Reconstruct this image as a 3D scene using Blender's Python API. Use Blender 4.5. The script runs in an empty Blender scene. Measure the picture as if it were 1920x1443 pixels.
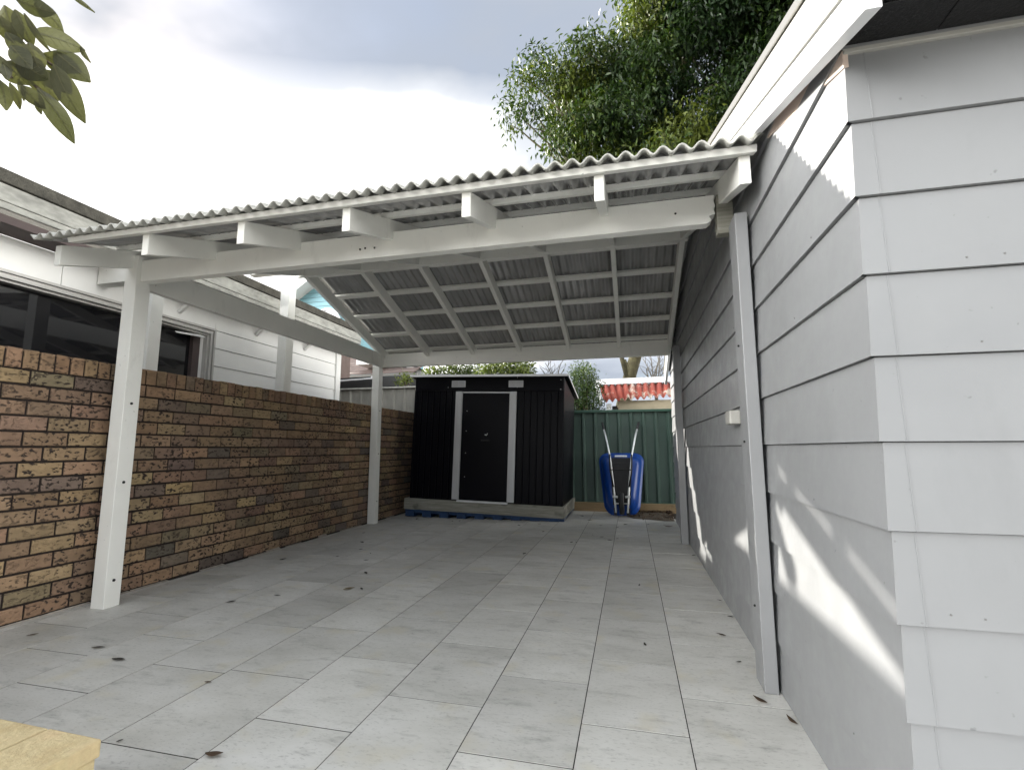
import bpy, bmesh, math, random
import numpy as np
from mathutils import Vector, Matrix
random.seed(7); rng = np.random.default_rng(11)
SC = bpy.context.scene
COL = SC.collection
H = 1.02
F, PITCH, YAW, ROLL = 911.4, math.radians(7.437), math.radians(13.598), math.radians(0.094)
# ------------------------------------------------------------------ camera
cy, sy, cp, sp = math.cos(YAW), math.sin(YAW), math.cos(PITCH), math.sin(PITCH)
fwd = Vector((-sy*cp, cy*cp, sp)); rt = Vector((cy, sy, 0)); dn = fwd.cross(rt)
r2 = math.cos(ROLL)*rt + math.sin(ROLL)*dn; d2 = -math.sin(ROLL)*rt + math.cos(ROLL)*dn
cam = bpy.data.objects.new('camera', bpy.data.cameras.new('camera')); COL.objects.link(cam)
cam.matrix_world = Matrix(((r2.x, -d2.x, -fwd.x, 0), (r2.y, -d2.y, -fwd.y, 0), (r2.z, -d2.z, -fwd.z, H), (0, 0, 0, 1)))
cam.data.sensor_width = 36; cam.data.lens = F/1920*36; cam.data.clip_start = .02; cam.data.clip_end = 2000
SC.camera = cam
def ray(x, y): return r2*((x-960)/F) + d2*((y-721.5)/F) + fwd
def at(x, y, Y):
    d = ray(x, y); t = Y/d.y
    return Vector((d.x*t, Y, H+d.z*t))
# ------------------------------------------------------------------ materials
def nodemat(name):
    m = bpy.data.materials.new(name); m.use_nodes = True
    nt = m.node_tree; return m, nt, nt.nodes['Principled BSDF']
def N(nt, t, **k):
    n = nt.nodes.new(t)
    for a, v in k.items():
        if a.startswith('i_'): n.inputs[a[2:].replace('_', ' ')].default_value = v
        else: setattr(n, a, v)
    return n
def L(nt, a, b): nt.links.new(a, b)
def coords(nt, scale=(1, 1, 1)):
    tc = N(nt, 'ShaderNodeTexCoord'); mp = N(nt, 'ShaderNodeMapping'); mp.inputs['Scale'].default_value = scale
    L(nt, tc.outputs['Object'], mp.inputs[0]); return mp.outputs[0]
def noise(nt, scale, detail=4, rough=.55, sc=(1, 1, 1)):
    n = N(nt, 'ShaderNodeTexNoise'); n.inputs['Scale'].default_value = scale; n.inputs['Detail'].default_value = detail
    n.inputs['Roughness'].default_value = rough; L(nt, coords(nt, sc), n.inputs[0]); return n.outputs[0]
def ramp(nt, src, pts):
    r = N(nt, 'ShaderNodeValToRGB'); e = r.color_ramp.elements
    while len(e) < len(pts): e.new(.5)
    for el, (p, c) in zip(e, pts):
        el.position = p; el.color = (c, c, c, 1) if isinstance(c, (int, float)) else (*c, 1)
    L(nt, src, r.inputs[0]); return r.outputs[0]
def mixc(nt, mode, fac, a, b):
    m = N(nt, 'ShaderNodeMix', data_type='RGBA', blend_type=mode)
    for s, v in ((0, fac), (6, a), (7, b)):
        if hasattr(v, 'is_linked'): L(nt, v, m.inputs[s])
        elif isinstance(v, (int, float)) and s: m.inputs[s].default_value = (v, v, v, 1)
        else: m.inputs[s].default_value = v if not s or len(v) == 4 else (*v, 1)
    return m.outputs[2]
def bump(nt, b, src, strength=.3, dist=.005):
    n = N(nt, 'ShaderNodeBump'); n.inputs['Strength'].default_value = strength; n.inputs['Distance'].default_value = dist
    L(nt, src, n.inputs['Height']); L(nt, n.outputs[0], b.inputs['Normal'])
def simple(name, col, rough=.6, metal=0, var=.12, scale=6, sc=(1, 1, 1), bmp=.1, bscale=60, bdist=.002, spec=.5):
    m, nt, b = nodemat(name)
    f = noise(nt, scale, 5, .6, sc)
    lo, hi = 1-var, 1+var
    c = mixc(nt, 'MULTIPLY', 1.0, (*col, 1), ramp(nt, f, [(.3, lo), (.7, hi if hi < 1 else 1.0)]))
    L(nt, c, b.inputs['Base Color']); b.inputs['Roughness'].default_value = rough; b.inputs['Metallic'].default_value = metal
    b.inputs['Specular IOR Level'].default_value = spec
    if bmp: bump(nt, b, noise(nt, bscale, 3, .6, sc), bmp, bdist)
    return m
M = {}
M['paint'] = simple('white_paint', (.72, .72, .70), .5, var=.07, scale=5, bmp=.12, bscale=30)
M['timber_paint'] = simple('white_timber_paint', (.80, .80, .76), .55, var=.08, scale=4, sc=(1, 1, 1), bmp=.25, bscale=45, bdist=.003)
M['siding'] = simple('siding_paint', (.40, .405, .40), .42, var=.06, scale=2.2, bmp=.06, bscale=25)
M['siding_front'] = M['siding']
M['cream'] = simple('cream_paint', (.20, .197, .18), .5, var=.06)
M['pink'] = simple('pinkish_shadow', (.62, .50, .43), .6)
M['black_eave'] = simple('black_eave_paint', (.004, .004, .005), .22, var=.3, bmp=.9, bscale=95, bdist=.006, spec=.4)
M['eave_trim'] = simple('grey_trim', (.33, .325, .30), .5)
M['black_metal'] = simple('black_shed_steel', (.002, .0022, .005), .36, var=.25, bmp=.04, bscale=8, spec=.12)
M['alu'] = simple('aluminium', (.52, .53, .54), .45, .35, var=.12, scale=5, sc=(6, 6, .6), bmp=.05)
M['galv'] = simple('galvanised', (.75, .77, .77), .35, .5, var=.2, scale=25)
M['vent'] = simple('vent_plastic', (.62, .63, .66), .5)
M['green'] = simple('green_steel', (.060, .105, .085), .45, var=.28, scale=3, sc=(1, 1, .4), bmp=.04)
M['green_dark'] = simple('green_steel_rail', (.035, .085, .06), .4, var=.2)
M['blue'] = simple('blue_plastic', (.004, .046, .25), .33, var=.15)
M['black_rubber'] = simple('black_rubber', (.005, .005, .006), .6, var=.2)
M['bluepal'] = simple('blue_pallet_paint', (.012, .055, .16), .6, var=.5, scale=9)
M['screw'] = simple('dark_bolt', (.02, .02, .02), .5, .5)
M['glass'] = simple('dark_glass', (.012, .012, .014), .03, var=.05, bmp=0, spec=.8)
M['winframe'] = simple('window_aluminium', (.50, .49, .47), .4, .25)
M['neigh'] = simple('neighbour_white', (.78, .78, .76), .5, var=.06, scale=3)
M['soffit'] = simple('soffit_brown', (.07, .05, .048), .7)
M['gutter_old'] = simple('weathered_gutter', (.40, .40, .365), .7, var=.5, scale=7, sc=(1, 1, 2.5))
M['moss'] = simple('mossy_tile_edge', (.085, .08, .065), .9, var=.6, scale=12, bmp=.6, bscale=40, bdist=.02)
M['browntile'] = simple('brown_roof_tile', (.17, .125, .11), .8, var=.35, scale=6, bmp=.5, bscale=15)
M['greyfence'] = simple('weathered_fence', (.27, .265, .235), .75, var=.42, scale=4, sc=(1, 1, .35))
M['darkroof'] = simple('dark_roof', (.03, .03, .03), .6)
M['bluewall'] = simple('blue_boards', (.20, .40, .46), .6, var=.08, sc=(.3, .3, 8))
M['tan'] = simple('tan_boards', (.42, .36, .25), .7, var=.2, scale=5)
M['whitemetal'] = simple('white_steel', (.78, .79, .80), .35, var=.05)
M['bark'] = simple('bark', (.11, .085, .06), .95, var=.5, scale=12, bmp=.8, bscale=25, bdist=.03)
M['mossbark'] = simple('mossy_bark', (.085, .075, .035), .95, var=.6, scale=9, bmp=.9, bscale=25, bdist=.03)
M['twig'] = simple('twig', (.10, .09, .075), .9)
M['leafdry'] = simple('dry_leaf', (.085, .05, .026), .8, var=.4, scale=30)
M['leafdark'] = simple('dark_leaf_scrap', (.03, .026, .02), .8, var=.4, scale=30)
M['leafpale'] = simple('pale_dry_leaf', (.25, .19, .09), .8, var=.3, scale=30)
M['mortarcrumb'] = simple('mortar_smear', (.42, .38, .33), .95, var=.4, scale=20, bmp=.6, bscale=50, bdist=.01)
M['earth'] = simple('earth', (.10, .08, .055), .95, var=.4, scale=2)
M['nail'] = simple('painted_nail', (.13, .13, .125), .6)
M['label'] = simple('sticker', (.75, .75, .75), .4, var=.25, scale=30)

def painted(name, col, rough, dirt, grain, gs=.3):
    m, nt, b = nodemat(name)
    big = ramp(nt, noise(nt, 1.6, 4, .6), [(.3, .90), (.65, 1.0)])
    smear = ramp(nt, noise(nt, 5, 6, .72, (1, 1, .35)), [(.22, dirt), (.42, 1.0)])
    spots = ramp(nt, noise(nt, 38, 2, .5), [(.20, .62), (.27, 1.0)])
    c = mixc(nt, 'MULTIPLY', 1.0, (*col, 1), big); c = mixc(nt, 'MULTIPLY', 1.0, c, smear); c = mixc(nt, 'MULTIPLY', 1.0, c, spots)
    L(nt, c, b.inputs['Base Color'])
    L(nt, ramp(nt, noise(nt, 9, 4, .6), [(.3, rough-.1), (.7, rough+.12)]), b.inputs['Roughness'])
    bump(nt, b, noise(nt, 26, 5, .65, grain), gs, .003); return m
M['timber_paint'] = painted('white_timber_paint_worn', (.83, .83, .79), .55, .80, (1, 1, 1))
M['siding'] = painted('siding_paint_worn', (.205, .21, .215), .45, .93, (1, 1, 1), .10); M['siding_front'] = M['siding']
def wood(name, a, b, sc, rough=.7):
    m, nt, bs = nodemat(name)
    f = noise(nt, 3, 6, .65, sc)
    c = ramp(nt, f, [(.3, a), (.7, b)])
    kn = ramp(nt, noise(nt, 4.5, 2, .5), [(.62, 1.0), (.72, .45)])
    c = mixc(nt, 'MULTIPLY', 1.0, c, kn)
    L(nt, c, bs.inputs['Base Color']); bs.inputs['Roughness'].default_value = rough
    bump(nt, bs, f, .4, .004); return m
M['oldwood'] = wood('weathered_timber', (.18, .175, .14), (.36, .355, .31), (1.2, 4, 22))
M['sleeper'] = wood('treated_pine', (.19, .13, .065), (.30, .215, .115), (1, 4, 20))
def stone_mat():
    m, nt, b = nodemat('yellow_sandstone')
    f = noise(nt, 9, 6, .6); g = noise(nt, 60, 3, .6)
    c = ramp(nt, f, [(.25, (.40, .30, .15)), (.5, (.50, .41, .235)), (.75, (.52, .39, .22))])
    pit = ramp(nt, noise(nt, 28, 3, .6, (1, 1, 2)), [(.24, .6), (.32, 1.0)])
    c = mixc(nt, 'MULTIPLY', 1.0, c, pit); c = mixc(nt, 'MULTIPLY', 1.0, c, ramp(nt, g, [(.3, .85), (.7, 1.0)]))
    L(nt, c, b.inputs['Base Color']); b.inputs['Roughness'].default_value = .9
    bump(nt, b, mixc(nt, 'MULTIPLY', 1.0, pit, g), .6, .006); return m
M['stone'] = stone_mat()
def brick_mat():
    m, nt, b = nodemat('dimpled_brick')
    at_ = N(nt, 'ShaderNodeVertexColor', layer_name='tone')
    n1 = noise(nt, 15, 5, .65, (1, .55, 1))
    pit = noise(nt, 58, 1.5, .5, (1, .62, 1.1))
    pitm = ramp(nt, pit, [(.57, 0.0), (.625, 1.0)])
    gate = ramp(nt, noise(nt, 2.7, 2, .5), [(.34, .15), (.54, 1.0)])
    fac = mixc(nt, 'MULTIPLY', 1.0, pitm, gate)
    c = mixc(nt, 'MULTIPLY', 1.0, at_.outputs[0], ramp(nt, n1, [(.25, .70), (.75, 1.15)]))
    c = mixc(nt, 'MIX', fac, c, (.035, .024, .018))
    L(nt, c, b.inputs['Base Color']); b.inputs['Roughness'].default_value = .85
    inv = ramp(nt, pit, [(.52, 1.0), (.64, 0.0)])
    bump(nt, b, mixc(nt, 'ADD', .25, inv, n1), .8, .008); return m
M['brick'] = brick_mat()
M['mortar'] = simple('dark_mortar', (.022, .015, .012), .95, var=.3, scale=20, bmp=.4, bscale=80)
def paver_mat():
    m, nt, b = nodemat('grey_stone_paver')
    at_ = N(nt, 'ShaderNodeVertexColor', layer_name='tone')
    sep = N(nt, 'ShaderNodeSeparateColor'); L(nt, at_.outputs[0], sep.inputs[0])
    tc = N(nt, 'ShaderNodeTexCoord'); off = N(nt, 'ShaderNodeVectorMath', operation='SCALE'); L(nt, at_.outputs[0], off.inputs[0]); off.inputs['Scale'].default_value = 37.0
    add = N(nt, 'ShaderNodeVectorMath', operation='ADD'); L(nt, tc.outputs['Object'], add.inputs[0]); L(nt, off.outputs[0], add.inputs[1])
    def nz(scale, sc, det, ro):
        mp = N(nt, 'ShaderNodeMapping'); mp.inputs['Scale'].default_value = sc; L(nt, add.outputs[0], mp.inputs[0])
        n = N(nt, 'ShaderNodeTexNoise'); n.inputs['Scale'].default_value = scale; n.inputs['Detail'].default_value = det; n.inputs['Roughness'].default_value = ro
        L(nt, mp.outputs[0], n.inputs[0]); return n.outputs[0]
    streak = nz(7, (.75, 2.3, 1), 6, .70); cloud = nz(3.0, (.8, 1.3, 1), 5, .6); fine = nz(70, (.7, 1.6, 1), 3, .7)
    tan = ramp(nt, nz(5.0, (1, 1, 1), 3, .5), [(.57, 0.0), (.78, .65)])
    c = ramp(nt, cloud, [(.28, (.425, .42, .39)), (.5, (.52, .515, .485)), (.72, (.585, .58, .555))])
    c = mixc(nt, 'MULTIPLY', 1.0, c, ramp(nt, streak, [(.28, .70), (.46, 1.0), (.62, 1.0), (.76, 1.10)]))
    c = mixc(nt, 'MULTIPLY', 1.0, c, ramp(nt, fine, [(.28, .68), (.45, 1.0)]))
    c = mixc(nt, 'MIX', tan, c, (.52, .48, .36))
    tone = ramp(nt, sep.outputs[0], [(0, .86), (1, 1.06)])
    c = mixc(nt, 'MULTIPLY', 1.0, c, tone)
    L(nt, c, b.inputs['Base Color']); b.inputs['Roughness'].default_value = .55
    L(nt, ramp(nt, streak, [(.3, .62), (.7, .46)]), b.inputs['Roughness'])
    bump(nt, b, mixc(nt, 'ADD', .5, streak, fine), .18, .003); return m
M['paver'] = paver_mat()
M['grout'] = simple('joint_sand', (.022, .020, .017), .95)
def sheet_mat(name='corrugated_sheet', col=(.30, .30, .29)):
    m, nt, b = nodemat(name)
    f = noise(nt, 5, 5, .6, (1, .3, 1))
    c = mixc(nt, 'MULTIPLY', 1.0, (*col, 1), ramp(nt, f, [(.3, .75), (.7, 1.1)]))
    L(nt, c, b.inputs['Base Color']); b.inputs['Roughness'].default_value = .2; b.inputs['Metallic'].default_value = .4
    return m
M['sheet'] = sheet_mat(col=(.42, .42, .42))
M['sheet_edge'] = simple('painted_sheet_edge', (.38, .38, .35), .55, var=.15)
def rust_mat():
    m, nt, b = nodemat('rusty_sheet')
    f = noise(nt, 4, 5, .6, (1.0, .5, 1))
    c = ramp(nt, f, [(.35, (.24, .035, .022)), (.55, (.30, .06, .035)), (.62, (.46, .40, .33)), (.8, (.52, .5, .46))])
    L(nt, c, b.inputs['Base Color']); b.inputs['Roughness'].default_value = .75; return m
M['rust'] = rust_mat()
def leaf_mat(name, a, b_, c_, trans=.25, rough=.45):
    m, nt, b = nodemat(name)
    at_ = N(nt, 'ShaderNodeVertexColor', layer_name='tone')
    sep = N(nt, 'ShaderNodeSeparateColor'); L(nt, at_.outputs[0], sep.inputs[0])
    c = ramp(nt, sep.outputs[0], [(0, a), (.5, b_), (1, c_)])
    L(nt, c, b.inputs['Base Color']); b.inputs['Roughness'].default_value = rough; b.inputs['Specular IOR Level'].default_value = .22
    tr = N(nt, 'ShaderNodeBsdfTranslucent'); mx = N(nt, 'ShaderNodeMixShader'); mx.inputs[0].default_value = trans
    c2 = mixc(nt, 'MULTIPLY', 1.0, c, (1.5, 1.6, .6)); L(nt, c2, tr.inputs[0])
    L(nt, b.outputs[0], mx.inputs[1]); L(nt, tr.outputs[0], mx.inputs[2])
    L(nt, mx.outputs[0], nt.nodes['Material Output'].inputs[0]); return m
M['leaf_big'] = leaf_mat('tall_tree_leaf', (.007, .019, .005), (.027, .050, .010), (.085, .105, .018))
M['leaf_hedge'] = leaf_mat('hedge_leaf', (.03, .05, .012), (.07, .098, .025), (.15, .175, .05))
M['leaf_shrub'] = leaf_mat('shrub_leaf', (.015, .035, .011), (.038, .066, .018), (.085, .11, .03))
M['leaf_mag'] = leaf_mat('magnolia_leaf', (.05, .053, .034), (.068, .07, .042), (.095, .095, .052), .16, .4)  # leaf colour greyed and lightened to carry the sun's flare haze
# ------------------------------------------------------------------ mesh builder
class MB:
    def __init__(s): s.v = []; s.f = []; s.c = []
    def add(s, vs, fs, col=None):
        o = len(s.v); s.v += [tuple(v) for v in vs]
        for f in fs: s.f.append(tuple(i+o for i in f)); s.c.append(col)
    def box(s, x0, x1, y0, y1, z0, z1, col=None):
        s.add([(x0, y0, z0), (x1, y0, z0), (x1, y1, z0), (x0, y1, z0), (x0, y0, z1), (x1, y0, z1), (x1, y1, z1), (x0, y1, z1)],
              [(0, 3, 2, 1), (4, 5, 6, 7), (0, 1, 5, 4), (1, 2, 6, 5), (2, 3, 7, 6), (3, 0, 4, 7)], col)
    def cbox(s, x0, x1, y0, y1, z0, z1, ch=.004, axis='x', col=None, jit=0.0):
        # box with the edges of its +axis face chamfered (bricks, pavers)
        j = lambda: random.uniform(-jit, jit)
        if axis == 'x':
            a = [(x1-ch, y0+j(), z0+j()), (x1-ch, y1+j(), z0+j()), (x1-ch, y1+j(), z1+j()), (x1-ch, y0+j(), z1+j())]
            t = [(x1+j()*.5, y0+ch, z0+ch), (x1+j()*.5, y1-ch, z0+ch), (x1+j()*.5, y1-ch, z1-ch), (x1+j()*.5, y0+ch, z1-ch)]
            b = [(x0, y0, z0), (x0, y1, z0), (x0, y1, z1), (x0, y0, z1)]
        else:
            a = [(x0, y0, z1-ch), (x1, y0, z1-ch), (x1, y1, z1-ch), (x0, y1, z1-ch)]
            t = [(x0+ch, y0+ch, z1), (x1-ch, y0+ch, z1), (x1-ch, y1-ch, z1), (x0+ch, y1-ch, z1)]
            b = [(x0, y0, z0), (x1, y0, z0), (x1, y1, z0), (x0, y1, z0)]
        fs = [(0, 1, 2, 3)] + [(i, 4+i, 4+(i+1) % 4, (i+1) % 4) for i in range(4)] + [(4+i, 8+i, 8+(i+1) % 4, 4+(i+1) % 4) for i in range(4)]
        s.add(t+a+b, fs, col)
    def bar(s, p0, p1, w, h, up=(0, 0, 1), col=None):
        p0, p1 = Vector(p0), Vector(p1); d = (p1-p0).normalized(); sd = d.cross(Vector(up)).normalized(); u = sd.cross(d)
        vs = []
        for p in (p0, p1):
            for a, b in ((-1, -1), (1, -1), (1, 1), (-1, 1)): vs.append(p+sd*(a*w/2)+u*(b*h/2))
        s.add(vs, [(3, 2, 1, 0), (4, 5, 6, 7), (0, 1, 5, 4), (1, 2, 6, 5), (2, 3, 7, 6), (3, 0, 4, 7)], col)
    def tube(s, pts, rad, n=10, cap=True):
        pts = [Vector(p) for p in pts]; rs = rad if isinstance(rad, (list, tuple)) else [rad]*len(pts)
        vs = []; fs = []; prev = None
        for i, p in enumerate(pts):
            d = (pts[min(i+1, len(pts)-1)]-pts[max(i-1, 0)]).normalized()
            if prev is None: prev = d.orthogonal().normalized()
            a = (prev-d*prev.dot(d)).normalized(); prev = a; b = d.cross(a)
            for k in range(n): t = 2*math.pi*k/n; vs.append(p+(a*math.cos(t)+b*math.sin(t))*rs[i])
        for i in range(len(pts)-1):
            for k in range(n): fs.append((i*n+k, i*n+(k+1) % n, (i+1)*n+(k+1) % n, (i+1)*n+k))
        if cap: fs.append(tuple(range(n-1, -1, -1))); fs.append(tuple(range((len(pts)-1)*n, len(pts)*n)))
        s.add(vs, fs)
    def prism(s, poly, ext, col=None):
        # poly: list of 3D points (planar), ext: extrusion vector
        n = len(poly); e = Vector(ext); a = [Vector(p) for p in poly]
        s.add(a+[p+e for p in a], [tuple(range(n-1, -1, -1)), tuple(range(n, 2*n))]+[(i, (i+1) % n, n+(i+1) % n, n+i) for i in range(n)], col)
    def build(s, name, mat, parent=None, bevel=0, smooth=False, fix=True):
        me = bpy.data.meshes.new(name); me.from_pydata([tuple(v) for v in s.v], [], s.f)
        if any(c is not None for c in s.c):
            ca = me.color_attributes.new('tone', 'FLOAT_COLOR', 'CORNER'); k = 0; buf = []
            for p, c in zip(s.f, s.c): buf += [*(c or (.5, .5, .5)), 1.0]*len(p)
            ca.data.foreach_set('color', buf)
        if fix:
            bm = bmesh.new(); bm.from_mesh(me); bmesh.ops.recalc_face_normals(bm, faces=bm.faces); bm.to_mesh(me); bm.free()
        me.materials.append(mat)
        if smooth: me.shade_smooth()
        o = bpy.data.objects.new(name, me); COL.objects.link(o)
        if parent: o.parent = parent
        if bevel:
            b = o.modifiers.new('bevel', 'BEVEL'); b.width = bevel; b.segments = 2; b.limit_method = 'ANGLE'; b.angle_limit = .6
        return o
def tag(o, label=None, cat=None, group=None, kind=None):
    for k, v in (('label', label), ('category', cat), ('group', group), ('kind', kind)):
        if v: o[k] = v
    return o
def empty(name, loc, label, cat, group=None):
    o = bpy.data.objects.new(name, None); o.empty_display_size = .1; COL.objects.link(o); o.location = loc
    BASES[o.name] = Vector(loc); return tag(o, label, cat, group)
BASES = {}
def fixp():
    # children were built in world coordinates: keep them there under their Empty
    for o in SC.objects:
        if o.parent and o.parent.name in BASES and not o.get('_rel'):
            o.matrix_parent_inverse = Matrix.Translation(-BASES[o.parent.name])
def boxo(name, x0, x1, y0, y1, z0, z1, mat, parent=None, bevel=.003):
    b = MB(); b.box(x0, x1, y0, y1, z0, z1); return b.build(name, M[mat], parent, bevel)
def baro(name, p0, p1, w, h, mat, parent=None, bevel=.003, up=(0, 0, 1)):
    b = MB(); b.bar(p0, p1, w, h, up); return b.build(name, M[mat], parent, bevel)
def leafmesh(name, mat, pos, axis, nrm, length, width, tone, parent=None):
    # pos,axis,nrm: (n,3); diamond leaf of 4 verts folded along its rib
    n = len(pos); axis = axis/np.linalg.norm(axis, axis=1, keepdims=True)
    side = np.cross(axis, nrm); side /= np.linalg.norm(side, axis=1, keepdims=True)+1e-9
    up = np.cross(side, axis)
    l = length[:, None]; w = width[:, None]
    v = np.empty((n, 4, 3)); v[:, 0] = pos; v[:, 1] = pos+axis*l*.45+side*w*.5+up*w*.12; v[:, 2] = pos+axis*l-up*l*.08; v[:, 3] = pos+axis*l*.45-side*w*.5+up*w*.12
    me = bpy.data.meshes.new(name); me.vertices.add(n*4); me.vertices.foreach_set('co', v.reshape(-1).astype(np.float32))
    me.loops.add(n*4); me.loops.foreach_set('vertex_index', np.arange(n*4, dtype=np.int32))
    me.polygons.add(n); me.polygons.foreach_set('loop_start', np.arange(0, n*4, 4, dtype=np.int32))
    me.update(calc_edges=True)
    ca = me.color_attributes.new('tone', 'FLOAT_COLOR', 'CORNER')
    c = np.ones((n, 4, 4), np.float32); c[:, :, :3] = tone[:, None, None]; ca.data.foreach_set('color', c.reshape(-1))
    me.materials.append(mat); o = bpy.data.objects.new(name, me); COL.objects.link(o)
    if parent: o.parent = parent
    return o
def crown(name, mat, clumps, dens, length, width, parent, droop=.5, tone0=.5, spread=.2, twigs=9):
    P, A, Nn, T = [], [], [], []
    for c, r, t in clumps:
        n = int(dens*r[0]*r[1]*r[2] if isinstance(r, tuple) else dens*r**2.3); rr = np.array(r if isinstance(r, tuple) else (r, r, r))
        nt_ = max(3, n//twigs)
        d = rng.normal(size=(nt_, 3)); d /= np.linalg.norm(d, axis=1, keepdims=True)
        tw = np.array(c)+d*rr*(rng.uniform(.15, 1, (nt_, 1))**.55)*(1+.25*rng.normal(size=(nt_, 1)).clip(-1, 1.2))
        p = np.repeat(tw, twigs, 0)+rng.normal(size=(nt_*twigs, 3))*length*.9
        a = rng.normal(size=p.shape); a[:, 2] -= droop*1.8; a += np.repeat(d, twigs, 0)*.5
        P.append(p); A.append(a); Nn.append(rng.normal(size=p.shape)+np.array([0, 0, .8])); tt = np.repeat(np.clip(t+rng.normal(size=nt_)*spread, 0, 1), twigs)
        T.append(np.clip(tt+rng.normal(size=len(p))*.08, 0, 1))
    P = np.concatenate(P); n = len(P)
    return leafmesh(name, mat, P, np.concatenate(A), np.concatenate(Nn), length*rng.uniform(.6, 1.3, n), width*rng.uniform(.7, 1.3, n), np.concatenate(T), parent)

# ------------------------------------------------------------------ ground
b = MB(); b.add([(-400, -400, -.06), (400, -400, -.06), (400, 400, -.06), (-400, 400, -.06)], [(0, 1, 2, 3)])
tag(b.build('ground', M['earth']), 'bare brown earth round the paved yard', 'ground', kind='structure')
# paving: one sheet of grey stone slabs
XB = [.60+.395*q for q in range(1, 16)]
XJ = [-3.55, -3.49, -3.08, -2.67, -2.26, -1.848, -1.430, -1.018, -.607, -.213, .172, .60]
PH = [.3, .0, .295, .02, .30, 2.625, 2.303, 2.000, 2.285, 1.975, 2.262]
b = MB()
for i in range(len(XJ)-1):
    ph = PH[i] if i > 4 else (2.30 if i % 2 else 2.01)
    y = ph - .579*18
    while y < 9.2:
        y0, y1 = max(y, -8), min(y+.579, 9.2)
        if y1 > y0+.02:
            t = random.random(); g = .0030
            b.cbox(XJ[i]+.0021, XJ[i+1]-.0021, y0+g, y1-g, -.03, random.uniform(-.0008, .0), .0003, 'z', (t, random.random(), random.random()))
        y += .579
for i in range(len(XB)-1):
    y = -8
    while y < .9:
        b.cbox(XB[i]-.395+.0016, XB[i]-.0016, y+.0016, y+.5774, -.03, 0, .0015, 'z', (random.random(), random.random(), random.random())); y += .579
tag(b.build('paving', M['paver'], fix=False), 'large grey stone slabs paving the yard', 'paving', kind='structure')
b = MB(); b.add([(-3.8, -8.1, -.0020), (6.6, -8.1, -.0020), (6.6, 9.3, -.0020), (-3.8, 9.3, -.0020)], [(0, 1, 2, 3)])
tag(b.build('paving_bed', M['grout']), 'dark sand in the joints between the slabs', 'joint sand', kind='structure')

# ------------------------------------------------------------------ brick wall
WX = -3.56
bw = empty('brick_wall', (WX-.11, 4, 0), 'brown and tan dimpled brick wall with upright capping bricks along the left of the paving', 'wall')
pal = [((.32, .22, .13), 30), ((.30, .20, .122), 36), ((.27, .178, .112), 30), ((.24, .158, .11), 20), ((.175, .13, .10), 13), ((.145, .118, .095), 7), ((.22, .17, .11), 8), ((.355, .255, .14), 12)]
def bcol():
    c = random.choices([p[0] for p in pal], [p[1] for p in pal])[0]; k = random.uniform(.82, 1.16)
    return tuple(min(1, x*k*random.uniform(.95, 1.05)) for x in c)
b = MB(); CH = .0935
for r in range(16):
    z0 = r*CH+.0; y = -.9+(0.1225 if r % 2 else 0)+random.uniform(-.01, .01)+.006
    while y < 8.5:
        y1 = y+.2325
        b.cbox(WX-.05, WX+random.uniform(-.0015, .0015), y, y1, z0+.0135, z0+CH, .004, 'x', bcol(), .0012)
        y += .2455
b.build('brick_courses', M['brick'], bw, fix=False)
b = MB(); y = -.9
while y < 8.5:
    w = .0745; zt = 1.622+random.uniform(-.003, .003); c = bcol(); c = tuple((a*.6+q*.4) for a, q in zip(c, (.27, .165, .085)))
    b.cbox(WX-.215, WX+random.uniform(-.001, .003), y, y+w, 1.507, zt, .004, 'x', c, .0012); y += .0865
b.build('capping_bricks', M['brick'], bw, fix=False)
b = MB(); b.box(WX-.21, WX-.010, -.95, 8.55, 0, 1.612); b.build('mortar', M['mortar'], bw)
b = MB(); y = 1.2
while y < 7:
    l = random.uniform(.05, .3); hgt = random.uniform(.004, .02); w = random.uniform(.006, .028)
    b.prism([(WX-.005, y, -.002), (WX+w, y+random.uniform(0, .02), -.002), (WX-.005, y, hgt)], (random.uniform(-.008, .008), l, 0)); y += l+random.choice((0, .02, .1, .3))
b.build('mortar_droppings', M['mortarcrumb'], bw)

# ------------------------------------------------------------------ carport
SL = .325
RY = 4.40
cpo = empty('carport', (-1.4, 4.4, 0), 'white timber gable carport with a grey corrugated roof over the paved yard', 'carport')
def zr(Y, z0): return z0 + SL*(min(Y, 2*RY-Y)-2.12)     # height along the slope, mirrored at the ridge
def bolt(p, n, parent, r=.009):
    b = MB(); n = Vector(n); b.tube([Vector(p), Vector(p)+n*.006, Vector(p)+n*.008], [r, r, r*.5], 8); o = b.build('bolt', M['screw'], parent); return o
p1 = boxo('post', -3.427, -3.320, 2.565, 2.670, .0, 2.372, 'timber_paint', cpo)
p2 = boxo('post', -3.548, -3.441, 6.195, 6.300, .0, 2.160, 'timber_paint', cpo)
for z in (.17, .80, 1.33): bolt((-3.320, 2.615, z), (1, 0, 0), p1)
for z in (.30, .95, 1.55): bolt((-3.441, 6.245, z), (1, 0, 0), p2, .006)
w1 = boxo('wall_post', .515, .570, 2.375, 2.520, .0, 2.128, 'siding', cpo)
w2 = boxo('wall_post', .500, .572, 5.66, 5.78, .0, 2.165, 'siding', cpo)
for z in (.33, 1.05, 1.5): bolt((.515, 2.45, z), (-1, 0, 0), w1, .005)
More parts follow.
